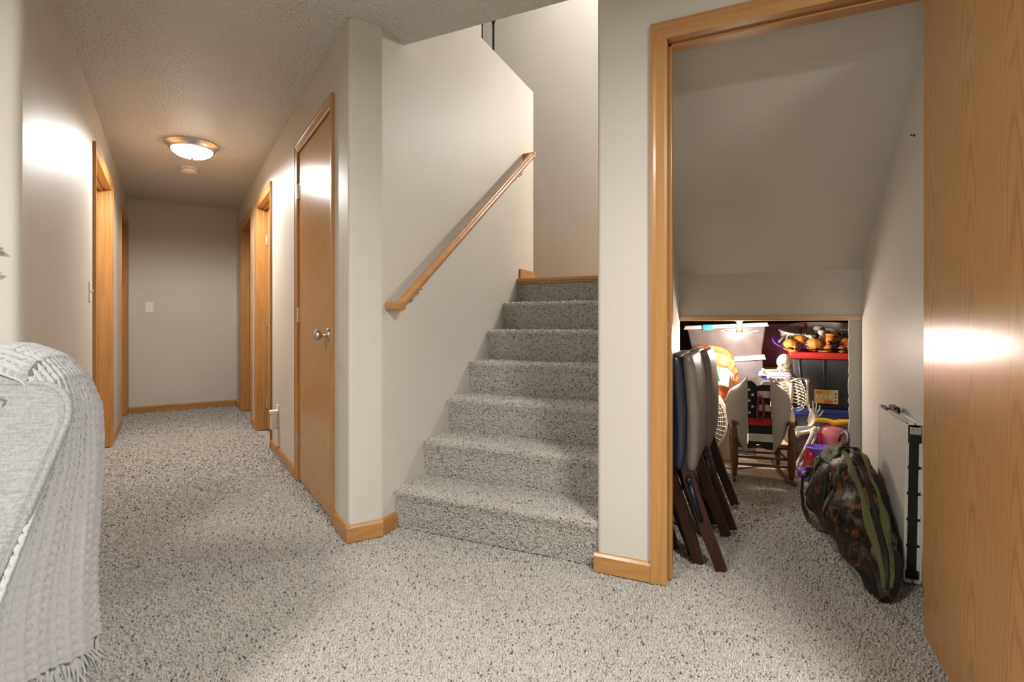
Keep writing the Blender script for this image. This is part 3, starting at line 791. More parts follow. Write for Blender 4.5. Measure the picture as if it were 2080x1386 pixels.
# ------------------------------------------------------------------ flag bag on the chair
CANVAS = fabric('pale_canvas', (.36, .335, .305), 300, .08, .3)
bagr = thing('canvas_bag', 'pale canvas bag with starred black, white and red flag panel on the rocking chair', 'bag', (.03, 3.455, .20), (-.16, 0, .13))
FLAG, nt, b = new_mat('flag_stripes')
tc = N(nt, 'ShaderNodeTexCoord'); sx_ = N(nt, 'ShaderNodeSeparateXYZ'); nt.links.new(tc.outputs['Object'], sx_.inputs[0])
mr = N(nt, 'ShaderNodeMapRange'); mr.inputs['From Min'].default_value = 0.0; mr.inputs['From Max'].default_value = .40
nt.links.new(sx_.outputs['Z'], mr.inputs['Value'])
blk, wht, red = (.012, .013, .018), (.52, .50, .47), (.50, .020, .018)
st = [blk, wht, blk, red, blk, wht, blk, wht, blk, wht]
rp = N(nt, 'ShaderNodeValToRGB'); rp.color_ramp.interpolation = 'CONSTANT'
el = rp.color_ramp.elements
cuts = [0, .11, .225, .35, .455, .56, .66, .76, .86, .95]
while len(el) < len(cuts): el.new(.5)
for e_, c_, p_ in zip(el, st, cuts): e_.position = p_; e_.color = (*c_, 1)
nt.links.new(mr.outputs[0], rp.inputs['Fac'])
# canton: left strip above the red stripe is black
cm = N(nt, 'ShaderNodeMath', operation='LESS_THAN'); cm.inputs[1].default_value = -.002; nt.links.new(sx_.outputs['X'], cm.inputs[0])
cz = N(nt, 'ShaderNodeMath', operation='GREATER_THAN'); cz.inputs[1].default_value = .182; nt.links.new(sx_.outputs['Z'], cz.inputs[0])
cc = N(nt, 'ShaderNodeMath', operation='MULTIPLY'); nt.links.new(cm.outputs[0], cc.inputs[0]); nt.links.new(cz.outputs[0], cc.inputs[1])
nt.links.new(mixc(nt, cc.outputs[0], rp.outputs['Color'], blk), b.inputs['Base Color'])
b.inputs['Roughness'].default_value = .9
bump(nt, b, noise(nt, coords(nt), 300, 2).outputs['Fac'], .3, .001)
def lobe(sgn):
    """one side flap: puffed sheet bulging outwards; inner edge straight"""
    n_u, n_v = 18, 26
    def fn(side):
        def q(u, v):
            z = -.03 + v * .46
            # outer outline
            wv = float(np.interp(v, (0, .1, .25, .42, .58, .72, .84, .93, 1), (0, .34, .66, .90, 1, .97, .80, .52, .06)))
            inner = (-.062 if sgn < 0 else .068) + (.010 * (v - .5) * -sgn)
            outer = inner + sgn * (.115 * wv + .004)
            x = inner + (outer - inner) * u
            y = -.006 + side * .040 * math.sin(u * PI) ** .8 * wv - .040 * (1 - u) * (.3 + .7 * wv) + .03 * u
            top = .035 * u if v > .8 else 0
            return (x, y + .003 * math.sin(9 * v + 5 * u), z - top * (v - .8) * 5 + .02 * (1 - u) * (v > .9))
        return q
    m = MB(); m.grid(fn(-1), n_u, n_v); m.grid(fn(1), n_u, n_v)
    return m.build('side_flap', CANVAS, bagr, smooth='all', weld=True)
lobe(-1); lobe(1)
def panel(u, v):
    x = -.064 + u * .134; z = .0 + v * .405 - .05 * abs(2 * u - 1) ** 1.5 * 0
    fold = -.020 * math.exp(-((u - .48) / .16) ** 2) * (.4 + .6 * v)
    zz = z - (.030 * math.exp(-((u - .45) / .15) ** 2) if v > .9 else 0) + (.030 * math.exp(-((u - .42) / .2) ** 2)) * (1 - v) ** 4
    return (x + .006 * math.sin(7 * v), -.034 - fold + .003 * math.sin(14 * v + 4 * u), zz)
fp = MB().grid(panel, 22, 34).build('flag_panel', FLAG, bagr, smooth='all')
so = fp.modifiers.new('t', 'SOLIDIFY'); so.thickness = .003
def star(cx, cz, r):
    pts = []
    for k in range(10):
        a = PI / 2 + PI * k / 5; rr = r if k % 2 == 0 else r * .42
        pts.append((cx + rr * math.cos(a), cz + rr * math.sin(a)))
    return MB().prism(pts, -.0405, -.0385, 1)
STARW = plain('star_white', (.70, .68, .64), .8)
for (x, z) in ((-.052, .350), (-.032, .320), (-.052, .285), (-.034, .250), (-.052, .214)):
    star(x, z, .011).build('star', STARW, fp)
MAROON = plain('maroon_cord', (.17, .018, .016), .7)
MB().tube([(.006, -.045, .33), (.018, -.052, .30), (.026, -.055, .25), (.022, -.055, .20), (.004, -.052, .168), (-.012, -.05, .19), (-.006, -.048, .26), (.002, -.045, .31)], .0075, 8).build('drawcord', MAROON, bagr, smooth='all')
MB().grid(lambda u, v: (-.055 + .10 * u, .012 + .01 * math.sin(6 * v), .30 + .135 * v - .02 * abs(2 * u - 1)), 8, 8).build('inner_lining', plain('white_lining', (.85, .83, .80), .8), bagr, smooth='all')

# ================================================================== storage boxes
def tote(name, label, x0, x1, y0, y1, z0, z1, body, lid, cat='storage box', taper=.03, ribs=(), lid_h=.03, rot=None, open_lip=False, latch=None, group=None):
    cx, cy = (x0 + x1) / 2, (y0 + y1) / 2
    t = thing(name, label, cat, (cx, cy, z0), rot or (0, 0, 0), group)
    hx, hy, H = (x1 - x0) / 2, (y1 - y0) / 2, z1 - z0
    b0 = [(-hx + taper, -hy + taper), (hx - taper, -hy + taper), (hx - taper, hy - taper), (-hx + taper, hy - taper)]
    b1 = [(-hx, -hy), (hx, -hy), (hx, hy), (-hx, hy)]
    m = MB().add([(x, y, 0) for x, y in b0] + [(x, y, H - lid_h) for x, y in b1], [(3, 2, 1, 0), (4, 5, 6, 7)] + [(i, (i + 1) % 4, 4 + (i + 1) % 4, 4 + i) for i in range(4)])
    bo = m.build('body', body, t, bevel=.014, seg=3, smooth=True)
    for fx in ribs:
        xb = -hx + taper + fx * (2 * hx - 2 * taper); xt = -hx + fx * 2 * hx
        MB().tube([(xb, -hy + taper - .001, .02), (xt, -hy - .001, H - lid_h - .004)], .008, 6).build('rib', body, t, smooth='all')
    MB().box((-hx - .014, -hy - .014, H - lid_h), (hx + .014, hy + .014, H)).build('lid', lid, t, bevel=.008, seg=3, smooth=True)
    MB().box((-hx - .018, -hy - .018, H - lid_h - .006), (hx + .018, hy + .018, H - lid_h + .004)).build('rim', lid, t, bevel=.003)
    if latch:
        for fx in (.28,):
            MB().box((-hx + fx * 2 * hx - .035, -hy - .026, H - lid_h - .018), (-hx + fx * 2 * hx + .035, -hy - .012, H + .002)).build('latch', latch, t, bevel=.004)
    return t
def milky(name, col, alpha=.8):
    return plain(name, col, .35, alpha=alpha, var=.15)
CLEARP = milky('milky_pink_plastic', (.17, .135, .13), .92); CLEARG = milky('milky_grey_plastic', (.19, .17, .18), .92)
LIDW = plain('pale_pink_lid', (.72, .62, .56), .4); LIDWH = plain('white_lid', (.80, .76, .72), .4)
TEAL = plain('teal_latch', (.05, .32, .36), .4)
GREYT = plain('charcoal_tote', (.055, .055, .062), .35, coat=.15); REDL = plain('red_lid', (.55, .030, .026), .35)
BLUEL = plain('blue_lid', (.05, .085, .33), .35); BLUEB = milky('blue_clear_plastic', (.22, .25, .36), .9)
tote('storage_box', 'upper milky plastic box with a teal latch, behind the light', -.44, .085, 4.02, 4.45, .712, .950, CLEARP, LIDW, taper=.035, lid_h=.022, rot=(0, -.045, .02), latch=TEAL)
tote('storage_box', 'lower milky box with white lid under the teal latched box', -.20, .085, 4.06, 4.45, .40, .722, CLEARG, LIDWH, taper=.02, lid_h=.028, rot=(0, -.10, .04))
tote('storage_box', 'plain grey box at the bottom of the stack behind the rocking chair', -.42, .085, 4.10, 4.5, .003, .385, CLEARG, LIDWH, taper=.03, lid_h=.03)
rt = tote('storage_box', 'charcoal tote with red lid and yellow sticker', .235, .78, 3.965, 4.45, .388, .762, GREYT, REDL, taper=.035, lid_h=.036, ribs=(.075, .34, .62))
LBL, nt, b = new_mat('yellow_sticker')
tc = N(nt, 'ShaderNodeTexCoord'); mp = N(nt, 'ShaderNodeMapping'); nt.links.new(tc.outputs['Generated'], mp.inputs['Vector'])
gx = N(nt, 'ShaderNodeSeparateXYZ'); nt.links.new(mp.outputs[0], gx.inputs[0])
c_ = ramp(nt, gx.outputs['X'], [(0.0, (.80, .50, .22)), (.35, (.80, .55, .16)), (.6, (.78, .48, .05)), (.80, (.74, .66, .45))])
nt.links.new(c_, b.inputs['Base Color']); b.inputs['Roughness'].default_value = .4
lab = MB().box((.0, -.0015, 0), (.135, 0, .092)).build('sticker', LBL, rt, loc=(-.140, -.2245, .038), rot=(.10, 0, 0))
lab['label'] = 'yellow product sticker'
ORP = plain('orange_print', (.75, .16, .05), .5); CRP = plain('cream_print', (.80, .72, .52), .5); GRP = plain('grey_print', (.25, .24, .2), .5)
MB().box((.058, -.0025, .004), (.105, -.0012, .022)).build('print_block', ORP, lab)
MB().box((.110, -.0025, .004), (.132, -.0012, .088)).build('print_block', CRP, lab)
for k in range(4):
    MB().box((.010 + k * .024, -.0025, .034), (.026 + k * .024, -.0012, .056)).build('print_block', CRP, lab)
MB().box((.008, -.0025, .068), (.045, -.0012, .080)).build('print_block', ORP, lab)
for z in (.012, .036, .060): MB().box((.114, -.003, z), (.128, -.0014, z + .014)).build('print_block', GRP, lab)
tote('storage_box', 'flat box with blue lid under the charcoal tote', .245, .78, 3.99, 4.45, .262, .388, BLUEB, BLUEL, taper=.02, lid_h=.040)
tote('storage_box', 'clear grey box with white lid on the floor behind the toys', .20, .78, 3.98, 4.45, .003, .262, CLEARG, LIDWH, taper=.03, lid_h=.024)
tote('storage_box', 'pink box far back between the clear box and the white tub', .02, .34, 4.50, 4.83, .62, .955, plain('pink_plastic', (.45, .13, .20), .4), plain('pink_lid', (.55, .20, .30), .4), taper=.02)
tote('storage_box', 'black box with yellow lid behind the skeleton', .05, .32, 4.50, 4.82, .003, .62, plain('black_plastic', (.02, .02, .02), .4), plain('yellow_lid', (.70, .42, .02), .4), taper=.02)
tote('tool_case', 'small bright blue case behind the skeleton ribs', .05, .215, 3.955, 4.0, .565, .625, plain('bright_blue', (.10, .12, .62), .4), plain('pale_blue', (.42, .45, .80), .4), 'case', .004, lid_h=.022)
tag(MB().box((.02, 3.955, .003), (.225, 4.05, .563)).build('cream_carton', plain('cream_card', (.62, .54, .42), .8), bevel=.006), 'upright cream carton under the blue case', 'box')

# white tub on top, tilted
tub = thing('white_tub', 'large round white tub lying tilted on top of the red lidded tote', 'tub', (.45, 4.30, .815), (math.radians(10), 0, 0))
TUBM = plain('tub_white', (.74, .66, .62), .35)
MB().lathe([(0, .0), (.245, .0), (.262, .03), (.275, .090), (.284, .094), (.284, .106), (.262, .106), (.250, .03), (.232, .012), (0, .012)], 48).build('wall', TUBM, tub, smooth=True)
MB().tube([(-.03, -.02, .098), (0, -.02, .104), (.12, -.02, .100), (.26, -.03, .085)], .014, 8, flat=(.7, 1.2)).build('handle_bar', TUBM, tub, smooth='all')
MB().ball((-.03, -.02, .108), (.034, .03, .022)).build('handle_knob', TUBM, tub, smooth='all')

# ------------------------------------------------------------------ Halloween decorations on the red lid
ORG = plain('orange_foam', (.80, .23, .025), .5, var=.15); ORG2 = plain('light_orange_foam', (.80, .29, .05), .5, var=.15)
PURP = plain('purple_tinsel', (.12, .025, .28), .35); BLKT = plain('black_tinsel', (.012, .012, .012), .4); YELT = plain('lime_tinsel', (.62, .62, .10), .4)
GREENS = plain('green_stem', (.10, .22, .05), .6)
LIDZ = .764
def pumpkin(x, y, z, r, mat, label):
    r *= 1.22
    t = thing('toy_pumpkin', label, 'pumpkin', (x, y, z), (random.uniform(-.3, .3), random.uniform(-.3, .3), random.uniform(0, 3)), 'small foam pumpkins on the red lid')
    def fn(u, v):
        a = 2 * PI * u; th = PI * v
        k = 1 - .09 * abs(math.cos(4 * a)) ** .6
        return (r * math.sin(th) * math.cos(a) * k, r * math.sin(th) * math.sin(a) * k, r * .85 * math.cos(th) * (1 - .15 * math.exp(-(th * 3) ** 2)))
    MB().grid(fn, 32, 12, closed_u=True).build('body', mat, t, smooth='all')
    MB().tube([(0, 0, r * .68), (r * .05, 0, r * .9), (r * .18, 0, r * 1.12)], [r * .16, r * .11, r * .10], 7).build('stem', GREENS, t, smooth='all')
pumpkin(.225, 4.005, LIDZ + .045, .042, ORG2, 'pale orange foam pumpkin at the left end of the red lid')
pumpkin(.290, 4.04, LIDZ + .078, .033, ORG, 'small foam pumpkin next to the lime tinsel')
pumpkin(.370, 3.995, LIDZ + .050, .045, ORG2, 'orange foam pumpkin beneath the black ball')
pumpkin(.245, 3.985, LIDZ + .018, .030, ORG2, 'lowest foam pumpkin on the lid corner above the skull')
pumpkin(.555, 4.02, LIDZ + .062, .036, ORG, 'foam pumpkin half hidden by the drywall strip')
pumpkin(.525, 3.99, LIDZ + .018, .020, ORG2, 'tiny foam pumpkin low at the right end of the lid')
t = thing('toy_boot', 'orange foam boot shaped ornament standing on the red lid', 'ornament', (.445, 3.995, LIDZ))
MB().tube([(-.025, 0, .024), (.0, 0, .028), (.008, 0, .055), (.014, 0, .085), (.018, 0, .115)], [.026, .030, .028, .028, .032], 14).build('boot', ORG, t, smooth='all')
MB().tube([(-.032 + .03 * math.cos(a) * 1.0 + .02, .03 * math.sin(a), .010) for a in np.linspace(0, 2 * PI, 16, endpoint=False)], .009, 6, closed=True).build('sole', ORG2, t, smooth='all')
MB().lathe([(.020, .112), (.034, .108), (.036, .118), (.026, .124)], 16, Matrix.Translation((.018, 0, 0))).build('cuff', ORG2, t, smooth='all')
t = thing('black_ball', 'black ball ornament sitting on the middle foam pumpkin', 'ornament', (.375, 3.97, LIDZ + .108))
MB().ball((0, 0, 0), .021, 16, 12).build('ball', BLKT, t, smooth='all'); MB().lathe([(0, .020), (.006, .020), (.006, .027), (0, .027)], 8).build('cap', BLKT, t)
def tinsel(label, x, y, z, r, n, mat, up=.4):
    m = MB()
    for k in range(n):
        a = random.uniform(0, 2 * PI); e = random.uniform(-.2, 1.0); L = r * random.uniform(.6, 1.1)
        d = Vector((math.cos(a) * math.cos(e), math.sin(a) * math.cos(e), math.sin(e) * up))
        m.tube([(x, y, z), Vector((x, y, z)) + d * L * .5 + Vector((0, 0, .006)), Vector((x, y, z)) + d * L], [.0022, .002, .0008], 4)
    return tag(m.build('tinsel_tuft', mat, smooth='all'), label, 'tinsel', 'tinsel tufts on the red lid')
tinsel('purple tinsel tuft between two foam pumpkins', .305, 3.99, LIDZ + .03, .055, 60, PURP)
tinsel('purple tinsel tuft right of the orange boot', .505, 4.00, LIDZ + .04, .05, 50, PURP)
tinsel('lime tinsel tuft under the white tub', .325, 4.06, LIDZ + .095, .05, 60, YELT, .8)
tinsel('black tinsel tuft hanging over the lid above the skull', .255, 3.965, LIDZ + .012, .075, 70, BLKT, .3)
tinsel('black tinsel tuft below the middle foam pumpkin', .385, 3.97, LIDZ + .012, .06, 70, BLKT, .3)
tinsel('black tinsel tuft low beside the drywall strip', .50, 3.985, LIDZ + .012, .07, 80, BLKT, .3)
tinsel('long black spiky tinsel tuft near the top of the heap', .53, 4.02, LIDZ + .10, .09, 70, BLKT, .9)
pumpkin(.405, 3.985, LIDZ + .020, .020, ORG, 'tiny foam pumpkin low between the middle pumpkin and the boot')
pumpkin(.495, 4.03, LIDZ + .085, .026, ORG2, 'small foam pumpkin high right of the boot')
tinsel('black tinsel tuft between the boot and the small high pumpkin', .47, 3.975, LIDZ + .05, .055, 70, BLKT, .7)
tinsel('lime and pale tinsel tuft behind the left pumpkin', .245, 4.06, LIDZ + .085, .05, 50, YELT, .8)
tinsel('black tinsel tuft against the tub behind two pumpkins', .335, 4.01, LIDZ + .055, .06, 70, BLKT, .7)
tinsel('dark tinsel knot on the rim of the white tub', .415, 4.02, LIDZ + .145, .03, 40, BLKT, .7)
t = thing('witch_hat', 'small purple and black hat tipped beside the left pumpkin', 'hat', (.165, 4.00, LIDZ + .062), (.5, .6, 0))
MB().lathe([(0, .0), (.050, .0), (.052, .004), (.024, .006), (.012, .045), (.002, .075), (0, .075)], 20).build('cone', BLKT, t, smooth=True)
MB().lathe([(.050, -.002), (.055, -.002), (.055, .006), (.050, .006)], 20).build('brim_edge', PURP, t)
tag(MB().tube([(.47, 4.06, LIDZ + .115), (.50, 4.05, LIDZ + .118), (.56, 4.05, LIDZ + .112)], [.022, .034, .03], 10).build('skull_bag', plain('bone_cloth', (.60, .50, .45), .8), smooth='all'), 'beige cloth bundle behind the orange boot', 'bundle')
tag(MB().tube([(.40, 4.06, LIDZ + .10), (.42, 4.05, LIDZ + .13), (.445, 4.06, LIDZ + .12)], [.02, .035, .02], 10).build('cloth_ghost', plain('white_cloth', (.72, .62, .60), .8), smooth='all'), 'whitish cloth ornament between ball and boot', 'ornament')

# ================================================================== skeleton
BONE = plain('ivory_plastic', (.84, .79, .66), .4, var=.08)
sk = thing('skeleton', 'ivory plastic toy skeleton sitting beside the rocking chair', 'skeleton', (.22, 3.84, 0))
def sp(x, y, z): return Vector((x - .22, y - 3.84, z))
def skull_fn(u, v):
    a = 2 * PI * u; th = PI * v
    x = math.sin(th) * math.cos(a); y = math.sin(th) * math.sin(a); z = math.cos(th)
    rx, ry, rz = .042, .050, .055
    if z < -.1: rx *= 1 + .55 * (z + .1) * .7; ry *= 1 + .35 * (z + .1)
    px_, py_, pz_ = rx * x, ry * y, rz * z
    for ex in (-.017, .017):                       # eye sockets face -y
        d = math.hypot(px_ - ex, pz_ + .006)
        if y < 0 and d < .013: py_ += .014 * (1 - (d / .013) ** 2)
    d = math.hypot(px_, (pz_ + .026) * .8)
    if y < 0 and d < .008: py_ += .010 * (1 - (d / .008) ** 2)
    return (px_, py_, pz_)
skl = MB().grid(skull_fn, 48, 36, closed_u=True).build('skull', BONE, sk, smooth='all', loc=sp(.183, 3.84, .700), rot=(.25, .15, -.5))
MB().tube([(.030 * math.cos(a), .030 * math.sin(a) - .005, -.052 + .012 * math.cos(a) ** 2) for a in np.linspace(PI, 2 * PI, 10)], [.004, .007, .008, .008, .009, .009, .008, .008, .007, .004], 8).build('jaw', BONE, skl, smooth='all')
for k in range(6): MB().box((-.014 + k * .005, -.047, -.044), (-.0105 + k * .005, -.043, -.037)).build('tooth', BONE, skl)
spine = [sp(.208, 3.86, .645), sp(.220, 3.87, .56), sp(.226, 3.87, .47), sp(.222, 3.87, .38), sp(.222, 3.86, .29), sp(.225, 3.85, .22)]
def spine_at(f_):
    k = f_ * (len(spine) - 1); i = min(int(k), len(spine) - 2); return spine[i].lerp(spine[i + 1], k - i)
for k in range(20):
    q = spine_at(k / 19)
    MB().lathe([(0, -.008), (.012, -.008), (.009, 0), (.012, .008), (0, .008)], 10, Matrix.Translation(q)).tube([q + Vector((-.020, .004, 0)), q, q + Vector((.020, .004, 0))], [.002, .006, .002], 6).build('vertebra', BONE, sk, smooth='all')
for k in range(9):
    q = spine_at(.10 + .045 * k); wd = .062 + .022 * math.sin(PI * (k + 1) / 10); dp = .085 + .02 * math.sin(PI * k / 9)
    for sx in (-1, 1):
        pts = [q + Vector((sx * wd * math.sin(a), .01 - dp * (1 - math.cos(a)) * .6, -.055 * a / PI)) for a in np.linspace(0, 2.75, 11)]
        MB().tube(pts, [.004] * 11, 6, flat=(1.2, .7)).build('rib', BONE, sk, smooth='all')
MB().tube([sp(.215, 3.735, .575), sp(.218, 3.725, .52), sp(.222, 3.735, .45)], [.010, .012, .006], 8).build('breastbone', BONE, sk, smooth='all')
MB().tube([sp(.10, 3.80, .600), sp(.17, 3.765, .605), sp(.215, 3.75, .585)], .006, 7).tube([sp(.32, 3.82, .60), sp(.26, 3.77, .60), sp(.215, 3.75, .585)], .006, 7).build('collarbone', BONE, sk, smooth='all')
def bone(a, c, nm, r=.008, parent=sk):
    a = Vector(a); c = Vector(c); d = c - a; L = d.length; d.normalize(); o = d.orthogonal().normalized()
    fr = [(0, 1.2), (.03, 1.9), (.07, 1.7), (.14, 1.05), (.5, .85), (.86, 1.05), (.93, 1.7), (.97, 1.9), (1, 1.2)]
    return MB().tube([a + (c - a) * f_ for f_, _ in fr], [r * k for _, k in fr], 10).ball(a + o * r * .9, r * 1.3, 8, 6).ball(c + o * r * .9, r * 1.3, 8, 6).build(nm, BONE, parent, smooth='all')
bone(sp(.095, 3.80, .598), sp(.055, 3.79, .645), 'upper_arm', .008)
bone(sp(.055, 3.79, .645), sp(.165, 3.76, .655), 'forearm', .006)
bone(sp(.315, 3.83, .595), sp(.320, 3.86, .43), 'upper_arm', .008)
bone(sp(.320, 3.86, .43), sp(.345, 3.81, .345), 'forearm', .006)
# pelvis: two flaring blades
for sx, cx in ((-1, .232), (1, .285)):
    def pf(u, v, sx=sx, cx=cx):
        a = (u - .5) * 2.2
        r = .022 + .052 * v
        return tuple(sp(cx + sx * r * .7 * math.cos(a) + .02, 3.80 - .03 * v, .315 + r * math.sin(a) * .9 + .045 * v))
    pb = MB().grid(pf, 14, 8).build('hip_blade', BONE, sk, smooth='all'); so = pb.modifiers.new('t', 'SOLIDIFY'); so.thickness = .006
# raised hand
hand = sp(.350, 3.80, .350)
pm = MB().ball(hand + Vector((0, 0, .015)), (.020, .008, .022), 10, 8).build('palm', BONE, sk, smooth='all')
for dx, dz, bend in ((-.026, .092, -.004), (-.008, .112, .0), (.012, .104, .002), (.030, .086, .006)):
    st_ = hand + Vector((dx * .5, 0, .025)); en = hand + Vector((dx, -.004, dz))
    MB().tube([st_, st_.lerp(en, .35) + Vector((0, -.004, 0)), st_.lerp(en, .7) + Vector((bend, -.004, 0)), en], [.0045, .0055, .004, .003], 7).build('finger', BONE, sk, smooth='all')
MB().tube([hand + Vector((.014, 0, .008)), hand + Vector((.034, -.004, .026)), hand + Vector((.050, -.006, .056))], [.0045, .005, .003], 7).build('thumb', BONE, sk, smooth='all')
for dz in (.0, -.014, -.026): MB().ball(hand + Vector((-.004, 0, dz)), (.013, .009, .009), 8, 6).build('wrist_bone', BONE, sk, smooth='all')
bone(sp(.262, 3.80, .250), sp(.348, 3.74, .290), 'thigh_bone', .011)
bone(sp(.345, 3.74, .285), sp(.240, 3.72, .045), 'shin_bone', .0105)
bone(sp(.370, 3.76, .280), sp(.275, 3.75, .050), 'shin_bone', .008)
bone(sp(.250, 3.82, .235), sp(.370, 3.77, .285), 'thigh_bone', .011)
for x0, y0 in ((.236, 3.71), (.272, 3.74)):
    for k in range(4):
        MB().tube([sp(x0, y0, .045), sp(x0 - .012 + .006 * k, y0 - .035, .025), sp(x0 - .020 + .010 * k, y0 - .075, .010)], [.008, .005, .004], 7).build('toe', BONE, sk, smooth='all')

# ================================================================== toys
PINKT = plain('toy_pink', (.72, .22, .25), .38, var=.1); YELLT = plain('toy_yellow', (.85, .48, .03), .35); REDT = plain('toy_red', (.62, .020, .055), .35)
PURT = plain('toy_purple', (.21, .12, .52), .35); MAG = plain('toy_magenta', (.75, .08, .22), .35)
t = thing('ride_on_toy', 'pink ride-on toy with a yellow handlebar beside the drywall strip', 'toy', (.455, 3.80, 0))
def bodyf(u, v):
    a = 2 * PI * u
    z = .012 + .31 * v; k = [(.0, .095), (.25, .095), (.55, .088), (.62, .078), (.80, .085), (.95, .070), (1.0, .0)]
    for (v0, r0), (v1, r1) in zip(k, k[1:]):
        if v <= v1: r = r0 + (r1 - r0) * (v - v0) / (v1 - v0); break
    return (r * math.cos(a), r * .8 * math.sin(a), z)
MB().grid(bodyf, 28, 26, closed_u=True).build('body', PINKT, t, smooth=True)
MB().tube([(-.105, -.02, .345), (-.085, -.02, .348), (-.03, -.02, .345), (0, -.02, .333), (.03, -.02, .34), (.08, -.02, .348), (.12, -.02, .345)], [.018, .017, .014, .019, .019, .014, .018], 12).build('handlebar', YELLT, t, smooth='all')
MB().tube([(0, 0, .30), (0, -.02, .335)], .014, 10).build('steering_post', YELLT, t, smooth='all')
MB().tube([(-.075, -.06, .20), (-.085, -.055, .24), (-.080, -.05, .275)], .012, 8).build('side_panel', REDT, t, smooth='all')
for x in (-.08, .08):
    MB().lathe([(0, -.015), (.035, -.015), (.038, 0), (.035, .015), (0, .015)], 18, Matrix.Translation((x, .06, .04)) @ Matrix.Rotation(PI / 2, 4, 'Y')).build('wheel', YELLT, t, smooth=True)
t = thing('doll_stroller', 'red and purple toy seat on wheels behind the camouflage bag', 'toy', (.375, 3.66, 0), (0, 0, .2))
MB().lathe([(0, .125), (.050, .125), (.070, .150), (.080, .195), (.086, .200), (.082, .206), (.072, .190), (.050, .150), (0, .140)], 28, Matrix.Scale(.85, 4, (0, 1, 0))).build('seat', PURT, t, smooth=True)
def frame_side(sx):
    return MB().prism([(-.055, .02), (-.030, .02), (-.02, .06), (.02, .06), (.035, .02), (.055, .02), (.07, .165), (.03, .175), (0, .10), (-.03, .175), (-.07, .165)], sx * .072 - .008, sx * .072 + .008, 0)
for sx in (-1, 1): frame_side(sx).build('side_frame', REDT, t, bevel=.004)
MB().box((-.072, -.065, .03), (.072, -.050, .15)).build('front_panel', REDT, t, bevel=.005)
MB().box((-.02, -.069, .075), (.04, -.064, .115)).build('sticker', plain('toy_orange', (.80, .25, .08), .5), t)
MB().box((.0, -.070, .012), (.045, -.050, .055)).build('front_peg', MAG, t, bevel=.008, seg=3)
for x, y in ((-.095, -.03), (.095, -.03), (-.095, .05), (.095, .05)):
    MB().lathe([(0, -.022), (.026, -.022), (.030, -.016), (.030, .016), (.026, .022), (0, .022)], 22, Matrix.Translation((x, y, .030)) @ Matrix.Rotation(PI / 2, 4, 'Y')).build('wheel', PURT, t, smooth=True)

# ================================================================== orange heap on the left
hp = thing('party_bag', 'orange plastic pumpkin bag with green ribbon, slumped behind the folded chairs', 'bag', (-.29, 3.93, 0))
tag(MB().box((-.46, 3.875, .003), (-.13, 4.02, .42)).build('cream_carton', plain('cream_board', (.66, .57, .45), .8), bevel=.006), 'cream carton under the orange bag, behind the fan', 'box')
ORB = plain('orange_plastic_film', (.62, .15, .05), .3, var=.5, bump_s=(25, .6, .02)); WHF = plain('white_plastic_film', (.45, .40, .34), .3, var=.1, bump_s=(25, .5, .02))
def heap(u, v):
    a = 2 * PI * u
    k = math.sin(PI * min(1, .5 + .5 * v)) if v > .5 else 1
    r = (.165 - .01 * v) * (1 if v < .7 else math.sqrt(max(0, 1 - ((v - .7) / .3) ** 2)))
    r *= 1 + .12 * math.sin(5 * a + 6 * v) + .08 * abs(math.sin(9 * a - 14 * v)) + .06 * abs(math.sin(17 * a + 11 * v)) + .05 * abs(math.sin(23 * v + 5 * a))
    return (r * math.cos(a) * 1.0, r * math.sin(a) * .5, .425 + .36 * v + .015 * math.sin(3 * a) * v)
MB().grid(heap, 96, 64, closed_u=True).build('bag_body', ORB, hp, smooth='all')
def flap(u, v):
    return (-.06 + .23 * u, -.105 - .02 * math.sin(5 * u + 3 * v) - .01 * v, .70 - .10 * u * u - .12 * v + .015 * math.sin(9 * u))
fl_ = MB().grid(flap, 22, 12).build('white_liner', WHF, hp, smooth='all'); so = fl_.modifiers.new('t', 'SOLIDIFY'); so.thickness = .004
for x0 in (.0, .02):
    MB().tube([(-.05 + x0, -.11, .70), (.0 + x0, -.13, .665), (.045 + x0, -.135, .63), (.06 + x0, -.13, .56)], [.004, .006, .007, .005], 6, flat=(1, .4)).build('ribbon', plain('green_ribbon', (.05, .30, .10), .4) if x0 == 0 else MATS['green_ribbon'], hp, smooth='all')

# ================================================================== folding LED light
led = thing('led_light', 'white two-bladed LED shop light, switched on, hanging under the pine board', 'lamp', (-.082, 3.70, .985))
MB().box((-.20, -.125, -.002), (.20, .20, .06)).build('mounting_board', DARKW, led)
MB().lathe([(0, 0), (.048, 0), (.048, -.008), (.030, -.014), (.018, -.020), (.017, -.06), (.022, -.085), (.026, -.092), (.024, -.104), (0, -.108)], 24).build('stem', WHITEP, led, smooth=True)
for sx in (-1, 1):
    M = Matrix.Translation((sx * .016, -.004, -.098)) @ Matrix.Rotation(-sx * .24, 4, 'Y')
    def blade(z0, z1, s):
        pts = []
        for k in range(25):
            a = 2 * PI * k / 25
            pts.append((sx * (.052 + .050 * math.cos(a) * s), .034 * math.sin(a) * s * (1 - .35 * math.cos(a))))
        return MB().prism(pts, z0, z1)
    mb = blade(0, .006, 1.0); mb.v = [tuple(M @ Vector(q)) for q in mb.v]
    bo = mb.build('blade', WHITEP, led, bevel=.001)
    mb = blade(-.003, -.0002, .9); mb.v = [tuple(M @ Vector(q)) for q in mb.v]
    mb.build('led_panel', LEDGLOW, bo)
ld = D.lights.new('led_bulb_light', 'POINT'); ld.energy = P_LED; ld.shadow_soft_size = .06; ld.color = (1.0, .87, .76)
lo = D.objects.new('led_bulb_light', ld); COL.objects.link(lo); lo.parent = led; lo.location = (0, -.006, -.155)

